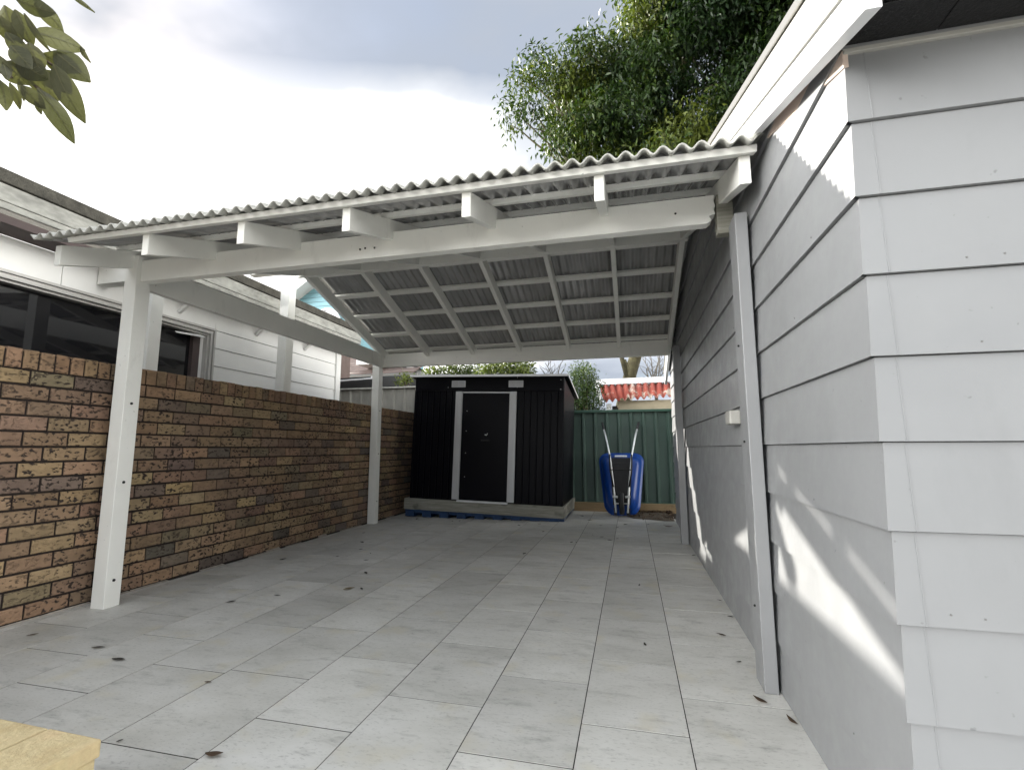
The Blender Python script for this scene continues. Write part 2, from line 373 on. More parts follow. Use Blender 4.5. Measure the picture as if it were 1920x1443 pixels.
# front beam with a rough sawn right end
b = MB(); ys = (2.590, 2.655)
prof = [(-3.318, 2.187), (.43, 2.187), (.452, 2.205), (.440, 2.225), (.470, 2.238), (.463, 2.262), (.473, 2.28), (.464, 2.31), (.470, 2.341), (-3.318, 2.341)]
b.prism([(x, ys[0], z) for x, z in prof], (0, ys[1]-ys[0], 0)); fb = b.build('front_beam', M['timber_paint'], cpo, .003)
for x, dz in ((-1.60, .02), (-1.565, .024), (-1.50, .02), (-.12, .07), (.27, .03)):
    b = MB(); b.tube([(x, 2.591, 2.187+dz+.04), (x+.004, 2.586, 2.187+dz+.045)], .006, 7); b.build('nail_hole', M['screw'], fb)
boxo('packer', .478, .560, 2.60, 2.66, 2.13, 2.345, 'oldwood', cpo, .004)
boxo('rear_beam', -3.44, .50, 6.205, 6.27, 2.168, 2.358, 'timber_paint', cpo)
rbp = boxo('side_beam', -3.425, -3.375, 2.672, 6.193, 2.165, 2.355, 'timber_paint', cpo)
rp = boxo('beam_stub', -3.548, -3.441, 6.193, 6.300, 2.162, 2.40, 'timber_paint', cpo)
for dx, z in ((.03, 2.31), (.062, 2.235)): bolt((-3.548+dx, 6.193, z), (0, -1, 0), rp, .008)
RX = [-3.405, -2.73, -2.07, -1.42, -.765, -.125, .49]
for x in RX:
    for sgn in (0, 1):
        b = MB()
        pts = [(2.12, 2.135), (RY-.026, 2.135+SL*(RY-.026-2.12)), (RY-.026, 2.262+SL*(RY-.026-2.12)), (2.12, 2.262)]
        if sgn: pts = [(2*RY-max(y, 2.47), z+SL*(max(y, 2.47)-y)) for y, z in pts]
        b.prism([(x, y, z) for y, z in pts], (.046, 0, 0)); b.build('rafter', M['timber_paint'], cpo, .003)
boxo('ridge_beam', -3.46, .56, RY-.0245, RY+.0245, 2.862, 3.02, 'timber_paint', cpo)
BY = [2.115, 2.53, 2.95, 3.38, 3.80, 4.20]
for y in BY:
    for sgn in (0, 1):
        yy = 2*RY-y if sgn else y; z = zr(y, 2.264); n = Vector((0, SL if sgn else -SL, 1)).normalized()
        c = Vector((0, yy, z))+n*.0155
        h_ = .036
        x0 = -3.25 if y < 2.2 and not sgn else -3.44
        baro('batten', (x0, c.y, c.z), (.555, c.y, c.z), .066, h_-.006, 'timber_paint', cpo, .002, up=n)
# corrugated sheets
def corrugated(name, sgn, mat, y0, y1, ysteps, th):
    pitch = .0772; amp = .0150; n = int(4.018/pitch*10); vs = []; fs = []
    for j in range(ysteps+1):
        Y = y0+(y1-y0)*j/ysteps
        for i in range(n+1):
            x = -3.455+i*pitch/10; ph = 2*math.pi*i/10
            vs.append((x, 2*RY-Y if sgn else Y, 2.262+.030+amp+SL*(Y-2.12)+amp*math.cos(ph)+(.006 if sgn and y1 > 4.3 and j == ysteps else 0)))
    for j in range(ysteps):
        for i in range(n): a = j*(n+1)+i; fs.append((a, a+1, a+n+2, a+n+1))
    b = MB(); b.add(vs, fs); o = b.build(name, mat, cpo, smooth=True)
    s = o.modifiers.new('thick', 'SOLIDIFY'); s.thickness = th; s.offset = 1; return o
corrugated('roof_sheet', 0, M['sheet'], 2.101, RY+.01, 6, .004); corrugated('roof_sheet', 1, M['sheet'], 2.101, RY+.01, 6, .004)
for g_ in (0, 1): corrugated('painted_roof_edge', g_, M['sheet_edge'], 2.015, 2.1005, 1, .007)
b = MB(); b.prism([(-3.46, RY-.14, 3.018), (-3.46, RY, 3.072), (-3.46, RY+.14, 3.018), (-3.46, RY+.14, 3.024), (-3.46, RY, 3.080), (-3.46, RY-.14, 3.024)], (4.02, 0, 0)); b.build('ridge_cap', M['sheet'], cpo)

for sgn in (0, 1):
    b = MB(); q = [(2.06, 2.315), (RY, 2.315+SL*(RY-2.06)), (RY, 2.335+SL*(RY-2.06)), (2.06, 2.335)]
    if sgn: q = [(2*RY-y, z) for y, z in q]
    b.prism([(.5605, y, z) for y, z in q], (.021, 0, 0)); b.build('sun_leak_strip', M['sheet_edge'], cpo)  # strip added over the roof-to-wall gap to block leaking sunlight
# ------------------------------------------------------------------ house on the right
hs = empty('weatherboard_house', (2.3, 4.3, 0), 'white weatherboard house with black eave and tall gable wall along the right of the paving', 'house')
GX, FY, YE = .597, 1.3665, 7.30; EZ = 2.075; GS = .355; GR = (FY+YE)/2; GZ = EZ+GS*(GR-FY)+.04
CZ = .2085
gab = [(FY, -.1), (YE, -.1), (YE, EZ+.04), (GR, GZ), (FY, EZ+.04)]
def clip(poly, z, keep_above):
    out = []
    for i in range(len(poly)):
        a, b_ = poly[i], poly[(i+1) % len(poly)]; ia = (a[1] >= z) == keep_above or a[1] == z; ib = (b_[1] >= z) == keep_above or b_[1] == z
        if ia: out.append(a)
        if ia != ib: t = (z-a[1])/(b_[1]-a[1]); out.append((a[0]+t*(b_[0]-a[0]), z))
    return out
b = MB(); bf = MB(); k = -1; zb = .410-CZ*2
def lap(z, z0): return .0155-.0125*(z-z0)/CZ      # boards lean: proud at the foot, flush at the head
while zb < GZ:
    z0, z1 = zb, zb+CZ-.0025
    pl = clip(clip(gab, max(z0, 0.002), True), z1, False)
    if len(pl) > 2:
        x_at = lambda z: GX-lap(z, z0)
        # one board: outer sloped face, thickness inwards; the front corner runs out to the mitre
        outer = [(x_at(z), (y-lap(z, z0) if abs(y-FY) < 1e-6 else y), z) for y, z in pl]
        inner = [(GX+.004, y, z) for y, z in pl]; n = len(pl)
        b.add(outer+inner, [tuple(range(n)), tuple(range(2*n-1, n-1, -1))]+[(i, n+i, n+(i+1) % n, (i+1) % n) for i in range(n)])
    if z0 < EZ+.02:
        zt = min(z1, EZ+.03); zz = max(z0, .002)
        l0, l1 = lap(zz, z0), lap(zt, z0); xe = 4.4
        vs = [(GX-l0, FY-l0, zz), (xe, FY-l0, zz), (xe, FY-l1, zt), (GX-l1, FY-l1, zt), (GX-l0+.002, FY+.004, zz), (xe, FY+.004, zz), (xe, FY+.004, zt), (GX-l1+.002, FY+.004, zt)]
        bf.add(vs, [(0, 1, 2, 3), (7, 6, 5, 4), (0, 4, 5, 1), (3, 2, 6, 7), (1, 5, 6, 2), (0, 3, 7, 4)])
    zb += CZ
b.build('gable_cladding', M['siding'], hs); bf.build('front_cladding', M['siding_front'], hs)
b = MB(); b.prism([(GX+.004, y, z-.02 if z > 0 else 0) for y, z in gab], (.10, 0, 0)); b.build('gable_wall_core', M['black_rubber'], hs)
b = MB(); b.box(GX+.105, 4.4, FY+.005, FY+.1, 0, EZ); b.build('front_wall_core', M['black_rubber'], hs)
def rake(name, xs, zo, hgt, mat, y0, y1=None, bev=.003):
    # board following the gable, both slopes; zo = height of its lower edge above the corner eave line
    b = MB(); ye = 2*GR-y0
    f = lambda y: EZ+GS*((y if y < GR else 2*GR-y)-FY)+zo
    for ya, yb in ((y0, GR), (GR, ye)):
        b.prism([(xs[0], ya, f(ya)), (xs[0], yb, f(yb)), (xs[0], yb, f(yb)+hgt), (xs[0], ya, f(ya)+hgt)], (xs[1]-xs[0], 0, 0))
    return b.build(name, M[mat], hs, bev)
rake('barge_board', (.525, .561), -.015, .081, 'whitemetal', 1.098)
rake('barge_capping', (.520, .550), .070, .129, 'cream', 1.098)
rake('capping_lip', (.513, .5195), .192, .010, 'moss', 1.093)
b = MB(); f = lambda y: EZ+GS*(y-FY)
b.prism([(.5865, 1.357, f(1.353)-.042), (.5865, 2.25, f(2.25)-.03), (.5865, 2.25, f(2.25)+.03), (.5865, 1.357, f(1.353)+.03)], (.0135, 0, 0)); b.build('barge_shadow_strip', M['pink'], hs, .002)  # pinkish strip painted in for the barge board's shadow on the wall
b = MB()
for ya, yb in ((1.07, GR), (GR, 2*GR-1.07)):
    f = lambda y: EZ+GS*((y if y < GR else 2*GR-y)-FY)+.2025
    b.prism([(.515, ya, f(ya)), (.515, yb, f(yb)), (.515, yb, f(yb)+.03), (.515, ya, f(ya)+.03)], (4.2, 0, 0))
b.build('roof', M['darkroof'], hs)
es = MB()
es.box(.5615, .80, 1.105, 1.350, 2.085, 2.10); es.box(.8015, 4.4, 1.105, 1.350, 2.085, 2.10); es.box(.5615, .80, 1.107, 1.15, 2.076, 2.0845); es.box(.8015, 4.4, 1.107, 1.15, 2.076, 2.0845); es.box(.5615, 4.4, 1.225, 1.25, 2.081, 2.0845)
es.build('eave_soffit', M['black_eave'], hs, .003)
boxo('eave_mould', .5885, 4.4, 1.3515, 1.371, 2.066, 2.084, 'eave_trim', hs)
boxo('front_fascia', .5615, 4.4, 1.075, 1.1045, 2.07, 2.22, 'black_eave', hs)
b = MB(); zz = .0
for i in range(-2, 8):
    z0 = .410+CZ*i
    if z0+CZ < .01: continue
    za = max(z0, .003); zb_ = z0+CZ-.003
    pa = Vector((.640, FY-lap(za, z0)-.0002, za)); pb = Vector((.640, FY-lap(zb_, z0)-.0002, zb_))
    b.bar(pa, pb, .003, .0022, up=(0, -1, 0))
b.build('joint_strip', M['siding'], hs)
jb = boxo('junction_box', .530, .588, 2.86, 2.985, 1.150, 1.226, 'eave_trim', hs, .008)
b = MB(); b.tube([(.553, 2.99, 1.215), (.549, 3.03, 1.205), (.551, 3.04, 1.18), (.555, 3.0, 1.155), (.56, 2.985, 1.155)], .004, 6); b.build('cable', M['winframe'], jb)
random.seed(3)
for i in range(18):
    zc = .410+CZ*random.choice(range(-1, 8))+random.uniform(.018, .03); b = MB()
    if i < 8: y = random.uniform(1.5, 4.0); b.tube([(GX-.0142, y, zc), (GX-.0165, y, zc)], .0024, 6)
    else: x = random.uniform(.65, 1.05); b.tube([(x, FY-.013, zc), (x, FY-.0155, zc)], .0024, 6)
    b.build('nail_head', M['nail'], hs)
random.seed(8)

# ------------------------------------------------------------------ shed on its plinth, tilted with the sloping base
sh = empty('garden_shed', (-2.13, 7.0, .245), 'black steel garden shed with grey door frame and two white vents', 'shed')
TI = math.radians(1.75)
SHM = Matrix.Translation((-2.13, 7.0, .245)) @ Matrix.Rotation(TI, 4, 'Y')
SP = []
def spart(o):
    o['_rel'] = 1; SP.append(o); return o
# local frame: x -1.17..1.17, y 0 (front)..1.3, z 0..1.9
HW, DP, HF, HB = 1.165, 1.28, 1.85, 1.66
b = MB()
def ribs(mb, x0, x1, z0, z1):
    n = max(1, round((x1-x0)/.098)); st = (x1-x0)/n
    for i in range(n):
        a = x0+i*st; mb.add([(a, 0, z0), (a+.007, -.013, z0), (a+.015, -.013, z0), (a+.022, 0, z0), (a+st, 0, z0)]+[(a, 0, z1), (a+.007, -.013, z1), (a+.015, -.013, z1), (a+.022, 0, z1), (a+st, 0, z1)], [(j, j+1, j+6, j+5) for j in range(4)])
ribs(b, -HW, -.47, .02, 1.64)
spart(b.build('front_panel', M['black_metal'], sh, fix=False))
b = MB(); ribs(b, .46, HW, .02, 1.64)
spart(b.build('front_panel', M['black_metal'], sh, fix=False))
b = MB(); b.box(-HW, HW, -.016, .004, 1.642, HF); b.box(-HW-.004, -HW+.03, -.018, .002, 0, 1.641); b.box(HW-.03, HW+.004, -.018, .002, 0, 1.641); b.box(-HW, HW, -.014, .003, 0, .019); spart(b.build('front_header', M['black_metal'], sh, .003))
for s_ in (-1, 1):
    b = MB(); n = 12
    for i in range(n):
        ya, yb = .005+i*(DP-.005)/n, .005+(i+1)*(DP-.005)/n; st = yb-ya
        zt = lambda y: HF-(HF-HB)*y/DP-.02
        pr_ = [(ya, 0), (ya+.012, .010), (yb-.024, .010), (yb-.012, 0), (yb, 0)]
        b.add([(s_*(HW+o_-.002), y, .0) for y, o_ in pr_]+[(s_*(HW+o_-.002), y, zt(y)) for y, o_ in pr_], [(j, j+1, j+6, j+5) for j in range(4)])
    spart(b.build('side_panel', M['black_metal'], sh, fix=False))
b = MB(); b.box(-HW, HW, DP-.002, DP+.01, 0, HB-.02); spart(b.build('back_panel', M['black_metal'], sh))
b = MB(); b.prism([(-HW-.075, -.055, HF+.004), (-HW-.075, DP+.09, HB-.012), (-HW-.075, DP+.09, HB+.018), (-HW-.075, -.055, HF+.026)], (2*HW+.135, 0, 0)); rf = spart(b.build('roof', M['black_metal'], sh, .003))
b = MB(); b.box(-HW-.078, HW+.062, -.066, -.056, HF-.002, HF+.030); b.prism([(HW+.0605, -.055, HF+.012), (HW+.0605, DP+.09, HB+.0), (HW+.0605, DP+.09, HB+.024), (HW+.0605, -.055, HF+.032)], (.008, 0, 0)); o = b.build('roof_edge', M['whitemetal'], rf); 
for x0, x1, n_ in ((-.482, -.387, 0), (.372, .470, 0)):
    spart(boxo('door_jamb', x0, x1, -.045, -.0185, .015, 1.625, 'alu', sh, .004))
    spart(boxo('jamb_lip', x1 if x0 < 0 else x0-.012, x1+.012 if x0 < 0 else x0, -.036, -.0185, .015, 1.60, 'alu', sh, .002))
spart(boxo('door_head', -.3865, .3715, -.040, -.019, 1.600, 1.622, 'alu', sh, .003))
spart(boxo('threshold', -.395, .378, -.075, -.0185, -.012, .012, 'whitemetal', sh, .003))
dr = spart(boxo('door', -.374, .359, -.016, -.006, .014, 1.599, 'black_metal', sh, .004))
b = MB(); b.tube([(.0, -.016, .98), (.0, -.032, .98), (.02, -.036, .972), (.035, -.036, .985), (.036, -.030, 1.0)], .006, 8); o = b.build('handle', M['galv'], dr)
b = MB(); b.box(-.06, .075, -.040, -.0165, .885, .91); o = b.build('handle', M['black_rubber'], dr, .004)
for x0 in (-.563, .338):
    v = spart(boxo('vent', x0, x0+.225, -.028, -.017, 1.690, 1.793, 'vent', sh, .006))
    b = MB()
    for i in range(7):
        for q in (0, 1): b.box(x0+.02+q*.097, x0+.107+q*.097, -.031, -.0285, 1.705+i*.0115, 1.711+i*.0115)
    b.build('louvre', M['alu'], v)
for x, z in ((-.62, 1.69), (.47, 1.69), (.47, 1.84), (1.12, 1.80), (1.12, 1.66), (-.30, .35), (-.30, .7), (-.30, 1.03), (-.30, 1.33)):
    b = MB(); b.tube([(x, -.017, z), (x, -.022, z)], .006, 6); spart(b.build('screw', M['galv'], sh))
tb = boxo('timber_plinth', -HW-.075, HW+.035, -.05, DP+.06, -.166, -.004, 'oldwood', None, .005)
tag(tb, 'weathered grey timber frame that the black shed stands on', 'timber base')
b = MB(); b.box(-.06, .16, -.0525, -.0505, -.055, -.022); 
pal_ = MB()
pal_.box(-HW-.06, HW+.03, -.035, DP+.05, -.186, -.1675)
for i in range(9): pal_.box(-HW-.05+i*.275, -HW+.09+i*.275, -.04, DP+.05, -.27, -.1865)
pal_.box(-HW-.06, HW+.03, -.02, .04, -.215, -.1865)
pl = pal_.build('pallet', M['bluepal'], None, .003); tag(pl, 'flat blue painted pallet under the timber base of the shed', 'pallet')
for o in SP: o.matrix_basis = Matrix.Rotation(TI, 4, 'Y')
for o in (tb, pl): o.matrix_world = SHM

# ------------------------------------------------------------------ green fence, sleeper, litter
fe = empty('steel_fence', (-.3, 8.35, 0), 'dark green ribbed steel fence behind the wheelbarrow', 'fence')
b = MB(); x = -1.6; st = .198
while x < 2.2:
    pr_ = [(x, 0), (x+.022, -.034), (x+.05, -.034), (x+.072, 0), (x+st, 0)]
    b.add([(q, 8.35+d, .13) for q, d in pr_]+[(q, 8.35+d, 1.62) for q, d in pr_], [(j, j+1, j+6, j+5) for j in range(4)]); x += st
b.build('ribbed_panel', M['green'], fe, fix=False)
boxo('top_rail', -1.6, 2.2, 8.29, 8.37, 1.615, 1.66, 'green_dark', fe, .006)
boxo('bottom_rail', -1.6, 2.2, 8.30, 8.37, .115, .15, 'green_dark', fe, .004)
tag(boxo('timber_sleeper', -1.55, 2.2, 8.24, 8.31, -.05, .14, 'sleeper', None, .006), 'brown timber sleeper lying along the foot of the green fence', 'sleeper')
b = MB(); ctr = (.36, 8.0); n = 26; ring = []
for i in range(n):
    a = 2*math.pi*i/n; ring.append((max(-.15, min(.575, ctr[0]+.55*math.cos(a)*(1+.15*math.sin(3*a)))), min(8.235, ctr[1]+.62*math.sin(a)*(1+.1*math.cos(5*a))), .002))
b.add(ring+[(x*.6+ctr[0]*.4, y*.6+ctr[1]*.4, .018+.008*math.sin(i*2.3)) for i, (x, y, z) in enumerate(ring)]+[(ctr[0], ctr[1], .03)], [(i, (i+1) % n, n+(i+1) % n, n+i) for i in range(n)]+[(n+i, n+(i+1) % n, 2*n) for i in range(n)])
tag(b.build('soil', M['earth']), 'patch of brown soil at the end of the paving', 'soil', kind='structure')
n = 900; ang = rng.uniform(0, 6.28, n); rr = rng.uniform(0, 1, n)**.5
P = np.stack([np.clip(ctr[0]+.55*rr*np.cos(ang), -.16, .565), np.minimum(ctr[1]+.62*rr*np.sin(ang), 8.22), rng.uniform(.012, .035, n)], 1)
A = rng.normal(size=(n, 3)); A[:, 2] *= .25
tag(leafmesh('leaf_litter', M['leafdry'], P, A, np.array([[0, 0, 1.]])+rng.normal(size=(n, 3))*.3, rng.uniform(.02, .06, n), rng.uniform(.01, .025, n), rng.random(n)), 'brown leaf litter heaped on the soil beside the house wall', 'leaf litter', kind='stuff')

# ------------------------------------------------------------------ wheelbarrow, stood on its nose against the fence
wb = empty('wheelbarrow', (-.16, 7.62, 0), 'blue wheelbarrow with steel handles stood on end against the green fence', 'wheelbarrow')
WO = Vector((-.155, 7.60, .0)); LEAN = math.radians(21); vv = Vector((0, math.sin(LEAN), math.cos(LEAN))); ww = Vector((0, -math.cos(LEAN), math.sin(LEAN)))
def W(u, v, w): return WO+Vector((1, 0, 0))*u+vv*v+ww*w
def rrect(u0, u1, v0, v1, r, w, n=6):
    pts = []
    for (cu, cv, a0) in ((u1-r, v1-r, 0), (u0+r, v1-r, 90), (u0+r, v0+r, 180), (u1-r, v0+r, 270)):
        for k in range(n+1): a = math.radians(a0+90*k/n); pts.append((cu+r*math.cos(a), cv+r*math.sin(a), w))
    return pts
def rim(uw_top, uw_bot, v0, v1, r, w):
    pts = rrect(-1, 1, v0, v1, r, w); out = []
    for u, v, w_ in rrect(-uw_top, uw_top, v0, v1, r, w):
        t = max(0, min(1, (v-v0)/(v1-v0))); k = (uw_bot+(uw_top-uw_bot)*min(1, t*2.2)**.8)/uw_top; out.append((u*k, v, w_))
    return out
rings = [rim(.325, .20, .10, 1.04, .13, -.165), rim(.352, .22, .07, 1.07, .14, -.17), rim(.352, .22, .07, 1.07, .14, -.155), rim(.327, .20, .10, 1.045, .13, -.15), rim(.305, .18, .13, .985, .12, -.05), rim(.27, .15, .18, .905, .10, .05), rim(.225, .115, .25, .85, .08, .085)]
b = MB(); vs = [W(*p) for r_ in rings for p in r_]; m_ = len(rings[0]); fs = []
for j in range(len(rings)-1):
    for i in range(m_): fs.append((j*m_+i, j*m_+(i+1) % m_, (j+1)*m_+(i+1) % m_, (j+1)*m_+i))
fs.append(tuple(range((len(rings)-1)*m_, len(rings)*m_))); b.add(vs, fs)
tr = b.build('tray', M['blue'], wb, smooth=True)
b = MB(); vs = [W(-.135, .965, .058), W(.135, .965, .058), W(.135, 1.025, -.062), W(-.135, 1.025, -.062)]
b.prism([W(-.095, .940, .008), W(.095, .940, .008), W(.095, .982, -.044), W(-.095, .982, -.044)], ww*.010+vv*.008); b.build('sticker', M['label'], tr)
b = MB(); b.prism([W(-.17, .875, .088), W(.17, .875, .088), W(.125, .16, .10), W(-.125, .16, .10)], ww*.012); b.prism([W(-.175, .80, .10), W(.175, .80, .10), W(.175, .90, .088), W(-.175, .90, .088)], ww*.004); b.build('under_tray_shade', M['black_rubber'], wb)  # black plate, widened at the foot to stand in for the tray's shadow
for s_ in (-1, 1):
    b = MB(); pts = [(.085, .03, .155), (.10, .25, .15), (.125, .55, .135), (.165, .92, .12), (.225, 1.25, .02), (.268, 1.46, -.075)]
    b.tube([W(s_*u, v, w) for u, v, w in pts], .0145, 10); h_ = b.build('handle', M['galv'], wb, smooth=True)
    b = MB(); e0, e1 = W(s_*.265, 1.445, -.068), W(s_*.295, 1.60, -.135); b.tube([e0, e0.lerp(e1, .08), e0.lerp(e1, .5), e0.lerp(e1, .94), e1], [.018, .021, .019, .021, .014], 10); b.build('grip', M['black_rubber'], h_, smooth=True)
    b = MB(); b.tube([W(s_*.115, .42, .15), W(s_*.155, .62, .24), W(s_*.165, .78, .25), W(s_*.165, .93, .14)], .011, 8); b.build('leg', M['black_rubber'], wb, smooth=True)
    b = MB(); b.bar(W(s_*.055, .26, .165), W(s_*.125, .27, .165), .03, .03, up=ww); b.build('bracket', M['galv'], wb)
    b = MB(); b.bar(W(s_*.09, .0, .15), W(s_*.10, .10, .155), .045, .012, up=ww); b.build('toe_plate', M['black_rubber'], wb)
b = MB(); b.tube([W(-.165, .66, .235), W(.165, .66, .235)], .008, 8); b.build('cross_brace', M['black_rubber'], wb)
b = MB(); b.tube([W(-.10, .165, .165), W(.10, .165, .165)], .009, 8); b.build('axle', M['galv'], wb)
b = MB(); cW = (.165, .165)
def ringpt(a, r_, u): return W(u, cW[0]+r_*math.cos(a), cW[1]+r_*math.sin(a))
prof = [(-.03, .12), (-.036, .145), (-.02, .160), (.02, .160), (.036, .145), (.03, .12), (.02, .10), (-.02, .10)]; n = 24
vs = [ringpt(2*math.pi*i/n, r_, u) for i in range(n) for u, r_ in prof]; q = len(prof)
b.add(vs, [(i*q+j, i*q+(j+1) % q, ((i+1) % n)*q+(j+1) % q, ((i+1) % n)*q+j) for i in range(n) for j in range(q)])
wh = b.build('wheel', M['black_rubber'], wb, smooth=True)
b = MB(); b.tube([W(-.022, *cW), W(.022, *cW)], .10, 20); b.build('rim', M['black_metal'], wh)

# ------------------------------------------------------------------ neighbour: house, posts
nh = empty('neighbour_house', (-6, 4, 0), 'white weatherboard house with long dark window and mossy gutter beyond the brick wall', 'house')
NX, NY = -4.5, 6.80
b = MB(); z = 1.14
while z < 2.60:
    z0, z1 = z, min(z+.2, 2.60)-.003
    ya = 4.40 if z1 < 2.345 else (2.865 if z < 2.5 else 2.865)
    b.prism([(NX+.016, max(ya, 4.40) if z < 2.33 else 4.40, z0), (NX+.004, max(ya, 4.40) if z < 2.33 else 4.40, z1), (NX-.03, 4.40, z1), (NX-.03, 4.40, z0)], (0, NY-4.40-.1, 0)); z += .2
b.box(NX-.03, NX+.012, -1, 2.858, 2.345, 2.60); b.box(NX-.03, NX+.012, 2.864, 4.398, 2.345, 2.60)
b.build('wall_cladding', M['neigh'], nh)
b = MB(); b.box(NX-4.5, NX-.031, 4.41, NY, 0, 2.6); b.box(NX-4.5, NX-.031, -1, 4.40, 0, 1.15); b.box(NX-4.5, NX-.6, -1, 4.40, 1.16, 2.6); b.box(NX-.1, NX-.031, 4.2, 4.4, 1.15, 2.6); b.build('wall', M['neigh'], nh)
b = MB(); b.box(-9.5, -6.5, NY+.01, 10.3, 0, 3.72); b.prism([(-9.6, NY+.01, 3.73), (-6.42, NY+.01, 3.73), (-8.0, NY+.01, 4.35)], (0, 3.6, 0)); b.build('added_sun_blocker', M['browntile'], nh)  # unseen block added to keep low sun off the rear paving
boxo('corner_board', NX-.02, NX+.04, NY-.105, NY+.01, .6, 2.60, 'neigh', nh, .004)
wf = MB()
for i, (d, zt, hh, yo) in enumerate(((.045, 2.343, .022, 0), (.03, 2.318, .016, .026), (.045, 2.299, .022, .045), (.02, 2.274, .02, .07))):
    wf.box(NX-.05, NX+d, -1, 4.385-yo, zt-hh, zt); wf.box(NX-.05, NX+d-.002, 4.385-yo-.022, 4.385-yo-.0005, 1.15, zt-.001)
win = wf.build('window', M['winframe'], nh)
b = MB(); b.box(NX-.07, NX-.055, -1, 4.30, 1.16, 2.26); b.build('pane', M['glass'], win)
b = MB(); b.box(NX-.054, NX-.01, 4.15, 4.235, 1.16, 2.255); b.build('mullion', M['soffit'], win)
b = MB(); b.prism([(NX-.0, 3.92, 2.215), (NX+.0, 4.22, 2.245), (NX+.09, 4.20, 2.205), (NX+.02, 3.92, 2.20)], (0, 0, .006)); b.build('sash_stay', M['neigh'], win)
gx = -4.2
b = MB(); b.prism([(gx, -2, 2.74), (gx, -2, 2.865), (gx-.11, -2, 2.865), (gx-.11, -2, 2.74)], (0, NY+2.15, 0)); b.prism([(gx-.005, -2, 2.69), (gx-.005, -2, 2.738), (gx-.03, -2, 2.738), (gx-.03, -2, 2.69)], (0, NY+2.15, 0)); b.build('gutter', M['gutter_old'], nh, .006)
b = MB(); b.prism([(gx+.02, -2, 2.868), (gx+.02, -2, 2.962), (gx-3.6, -2, 3.962), (gx-3.6, -2, 3.88), (gx-.1, -2, 2.868)], (0, NY+2.15, 0)); b.build('roof', M['moss'], nh, .006)
boxo('soffit', NX+.0165, gx-.032, -2, NY+.3, 2.60, 2.66, 'soffit', nh)
for i, y in enumerate((3.95, 5.02, 5.95)):
    b = MB(); b.bar((NX+.014, y-.02, 2.42), (gx-.05, y+.06, 2.66), .045, .03); br = b.build('eave_bracket', M['neigh'], nh, .003)
    b = MB(); b.bar((NX+.02, y+.06, 2.50), (NX+.06, y+.075, 2.56), .02, .03); b.build('bracket_slot', M['screw'], br)
def npost(loc, x0, x1, y0, y1, zt, arm, label):
    e = empty('timber_post', loc, label, 'post', 'white posts behind the brick wall')
    boxo('shaft', x0, x1, y0, y1, .0, zt, 'timber_paint', e); baro('cross_arm', *arm, 'timber_paint', e); return e
npost((-3.905, 3.17, 0), -3.957, -3.850, 3.118, 3.225, 2.70, ((-4.47, 3.17, 2.545), (-3.958, 3.17, 2.545), .10, .205), 'white timber post behind the brick wall, just right of the nearest carport post')
npost((-3.91, 4.82, 0), -3.967, -3.850, 4.765, 4.885, 3.118, ((-4.46, 4.84, 3.155), (-3.846, 4.84, 3.155), .10, .072), 'white timber post behind the brick wall topped by a short crossarm against the sky')

# ------------------------------------------------------------------ things beyond the yard
gf = empty('boundary_fence', (-5, 8.75, 0), 'weathered grey sheet fence seen above the far end of the brick wall', 'fence')
b = MB(); x = -7.2
while x < -3.25:
    pr_ = [(x, 0), (x+.02, -.03), (x+.05, -.03), (x+.07, 0), (x+.24, 0)]
    b.add([(q, 8.75+d, .5) for q, d in pr_]+[(q, 8.75+d, 2.20) for q, d in pr_], [(j, j+1, j+6, j+5) for j in range(4)]); x += .24
b.build('ribbed_panel', M['greyfence'], gf, fix=False)
boxo('top_rail', -7.2, -3.25, 8.68, 8.78, 2.20, 2.23, 'gutter_old', gf)
aw = empty('carport_roof_edge', (-6, 9.3, 0), 'white roof gutter above a dark shadow band behind the grey fence', 'awning')
b = MB(); b.prism([(-7.5, 9.15, 2.40), (-5.20, 9.15, 2.475), (-5.20, 9.15, 2.545), (-5.26, 9.15, 2.545), (-5.28, 9.15, 2.50), (-7.5, 9.15, 2.44)], (0, .10, 0)); b.build('gutter', M['whitemetal'], aw, .004)
b = MB(); b.box(-7.5, -3.6, 9.35, 9.5, 0, 2.55); b.build('shadow_slab', M['darkroof'], aw)  # near-black slab standing in for the shadow below the gutter
bh = empty('brown_roofed_house', (-7.5, 13, 0), 'house with brown tiled roof and cream gutter beyond the grey fence', 'house')
b = MB()
for i in range(9):
    y = 12.0+i*.30; z = 3.06+i*.125
    b.prism([(-11, y, z), (-11, y+.34, z+.14), (-11, y+.34, z+.165), (-11, y, z+.035)], (5.35-i*.02, 0, 0))
b.build('roof', M['browntile'], bh)
b = MB(); b.prism([(-11, 11.93, 2.985), (-11, 12.0, 2.985), (-11, 12.0, 3.045), (-11, 11.93, 3.045)], (5.5, 0, 0)); b.build('gutter', M['cream'], bh)
b = MB(); b.box(-11, -5.7, 12.2, 12.3, 0, 2.98); b.build('wall', M['darkroof'], bh)
b = MB()
g0, g1 = at(738, 679, 12.6), at(792, 702, 12.6)
b.bar(at(735, 668, 12.6), at(800, 708, 12.6), .25, .24); b.build('gable_barge', M['neigh'], bh)
b = MB(); b.bar(at(742, 681, 12.44), at(784, 700.5, 12.44), .02, .05); b.bar(at(765, 681, 12.44), at(795, 695, 12.44), .02, .05); b.build('gable_trim', M['darkroof'], bh)
b = MB(); a_ = at(669, 676, 11.98); b.box(a_.x, a_.x+.7, 11.95, 12.6, 3.335, 3.62); b.build('dormer_box', M['neigh'], bh)
bl = empty('blue_house', (-12, 16, 0), 'pale blue boarded house with a white arched window rising behind the neighbour gutter', 'house')
ap = at(640, 470, 15.9); wl = at(545, 560, 15.9)
b = MB(); lo = at(540, 575, 16); hi = at(606, 523, 16)
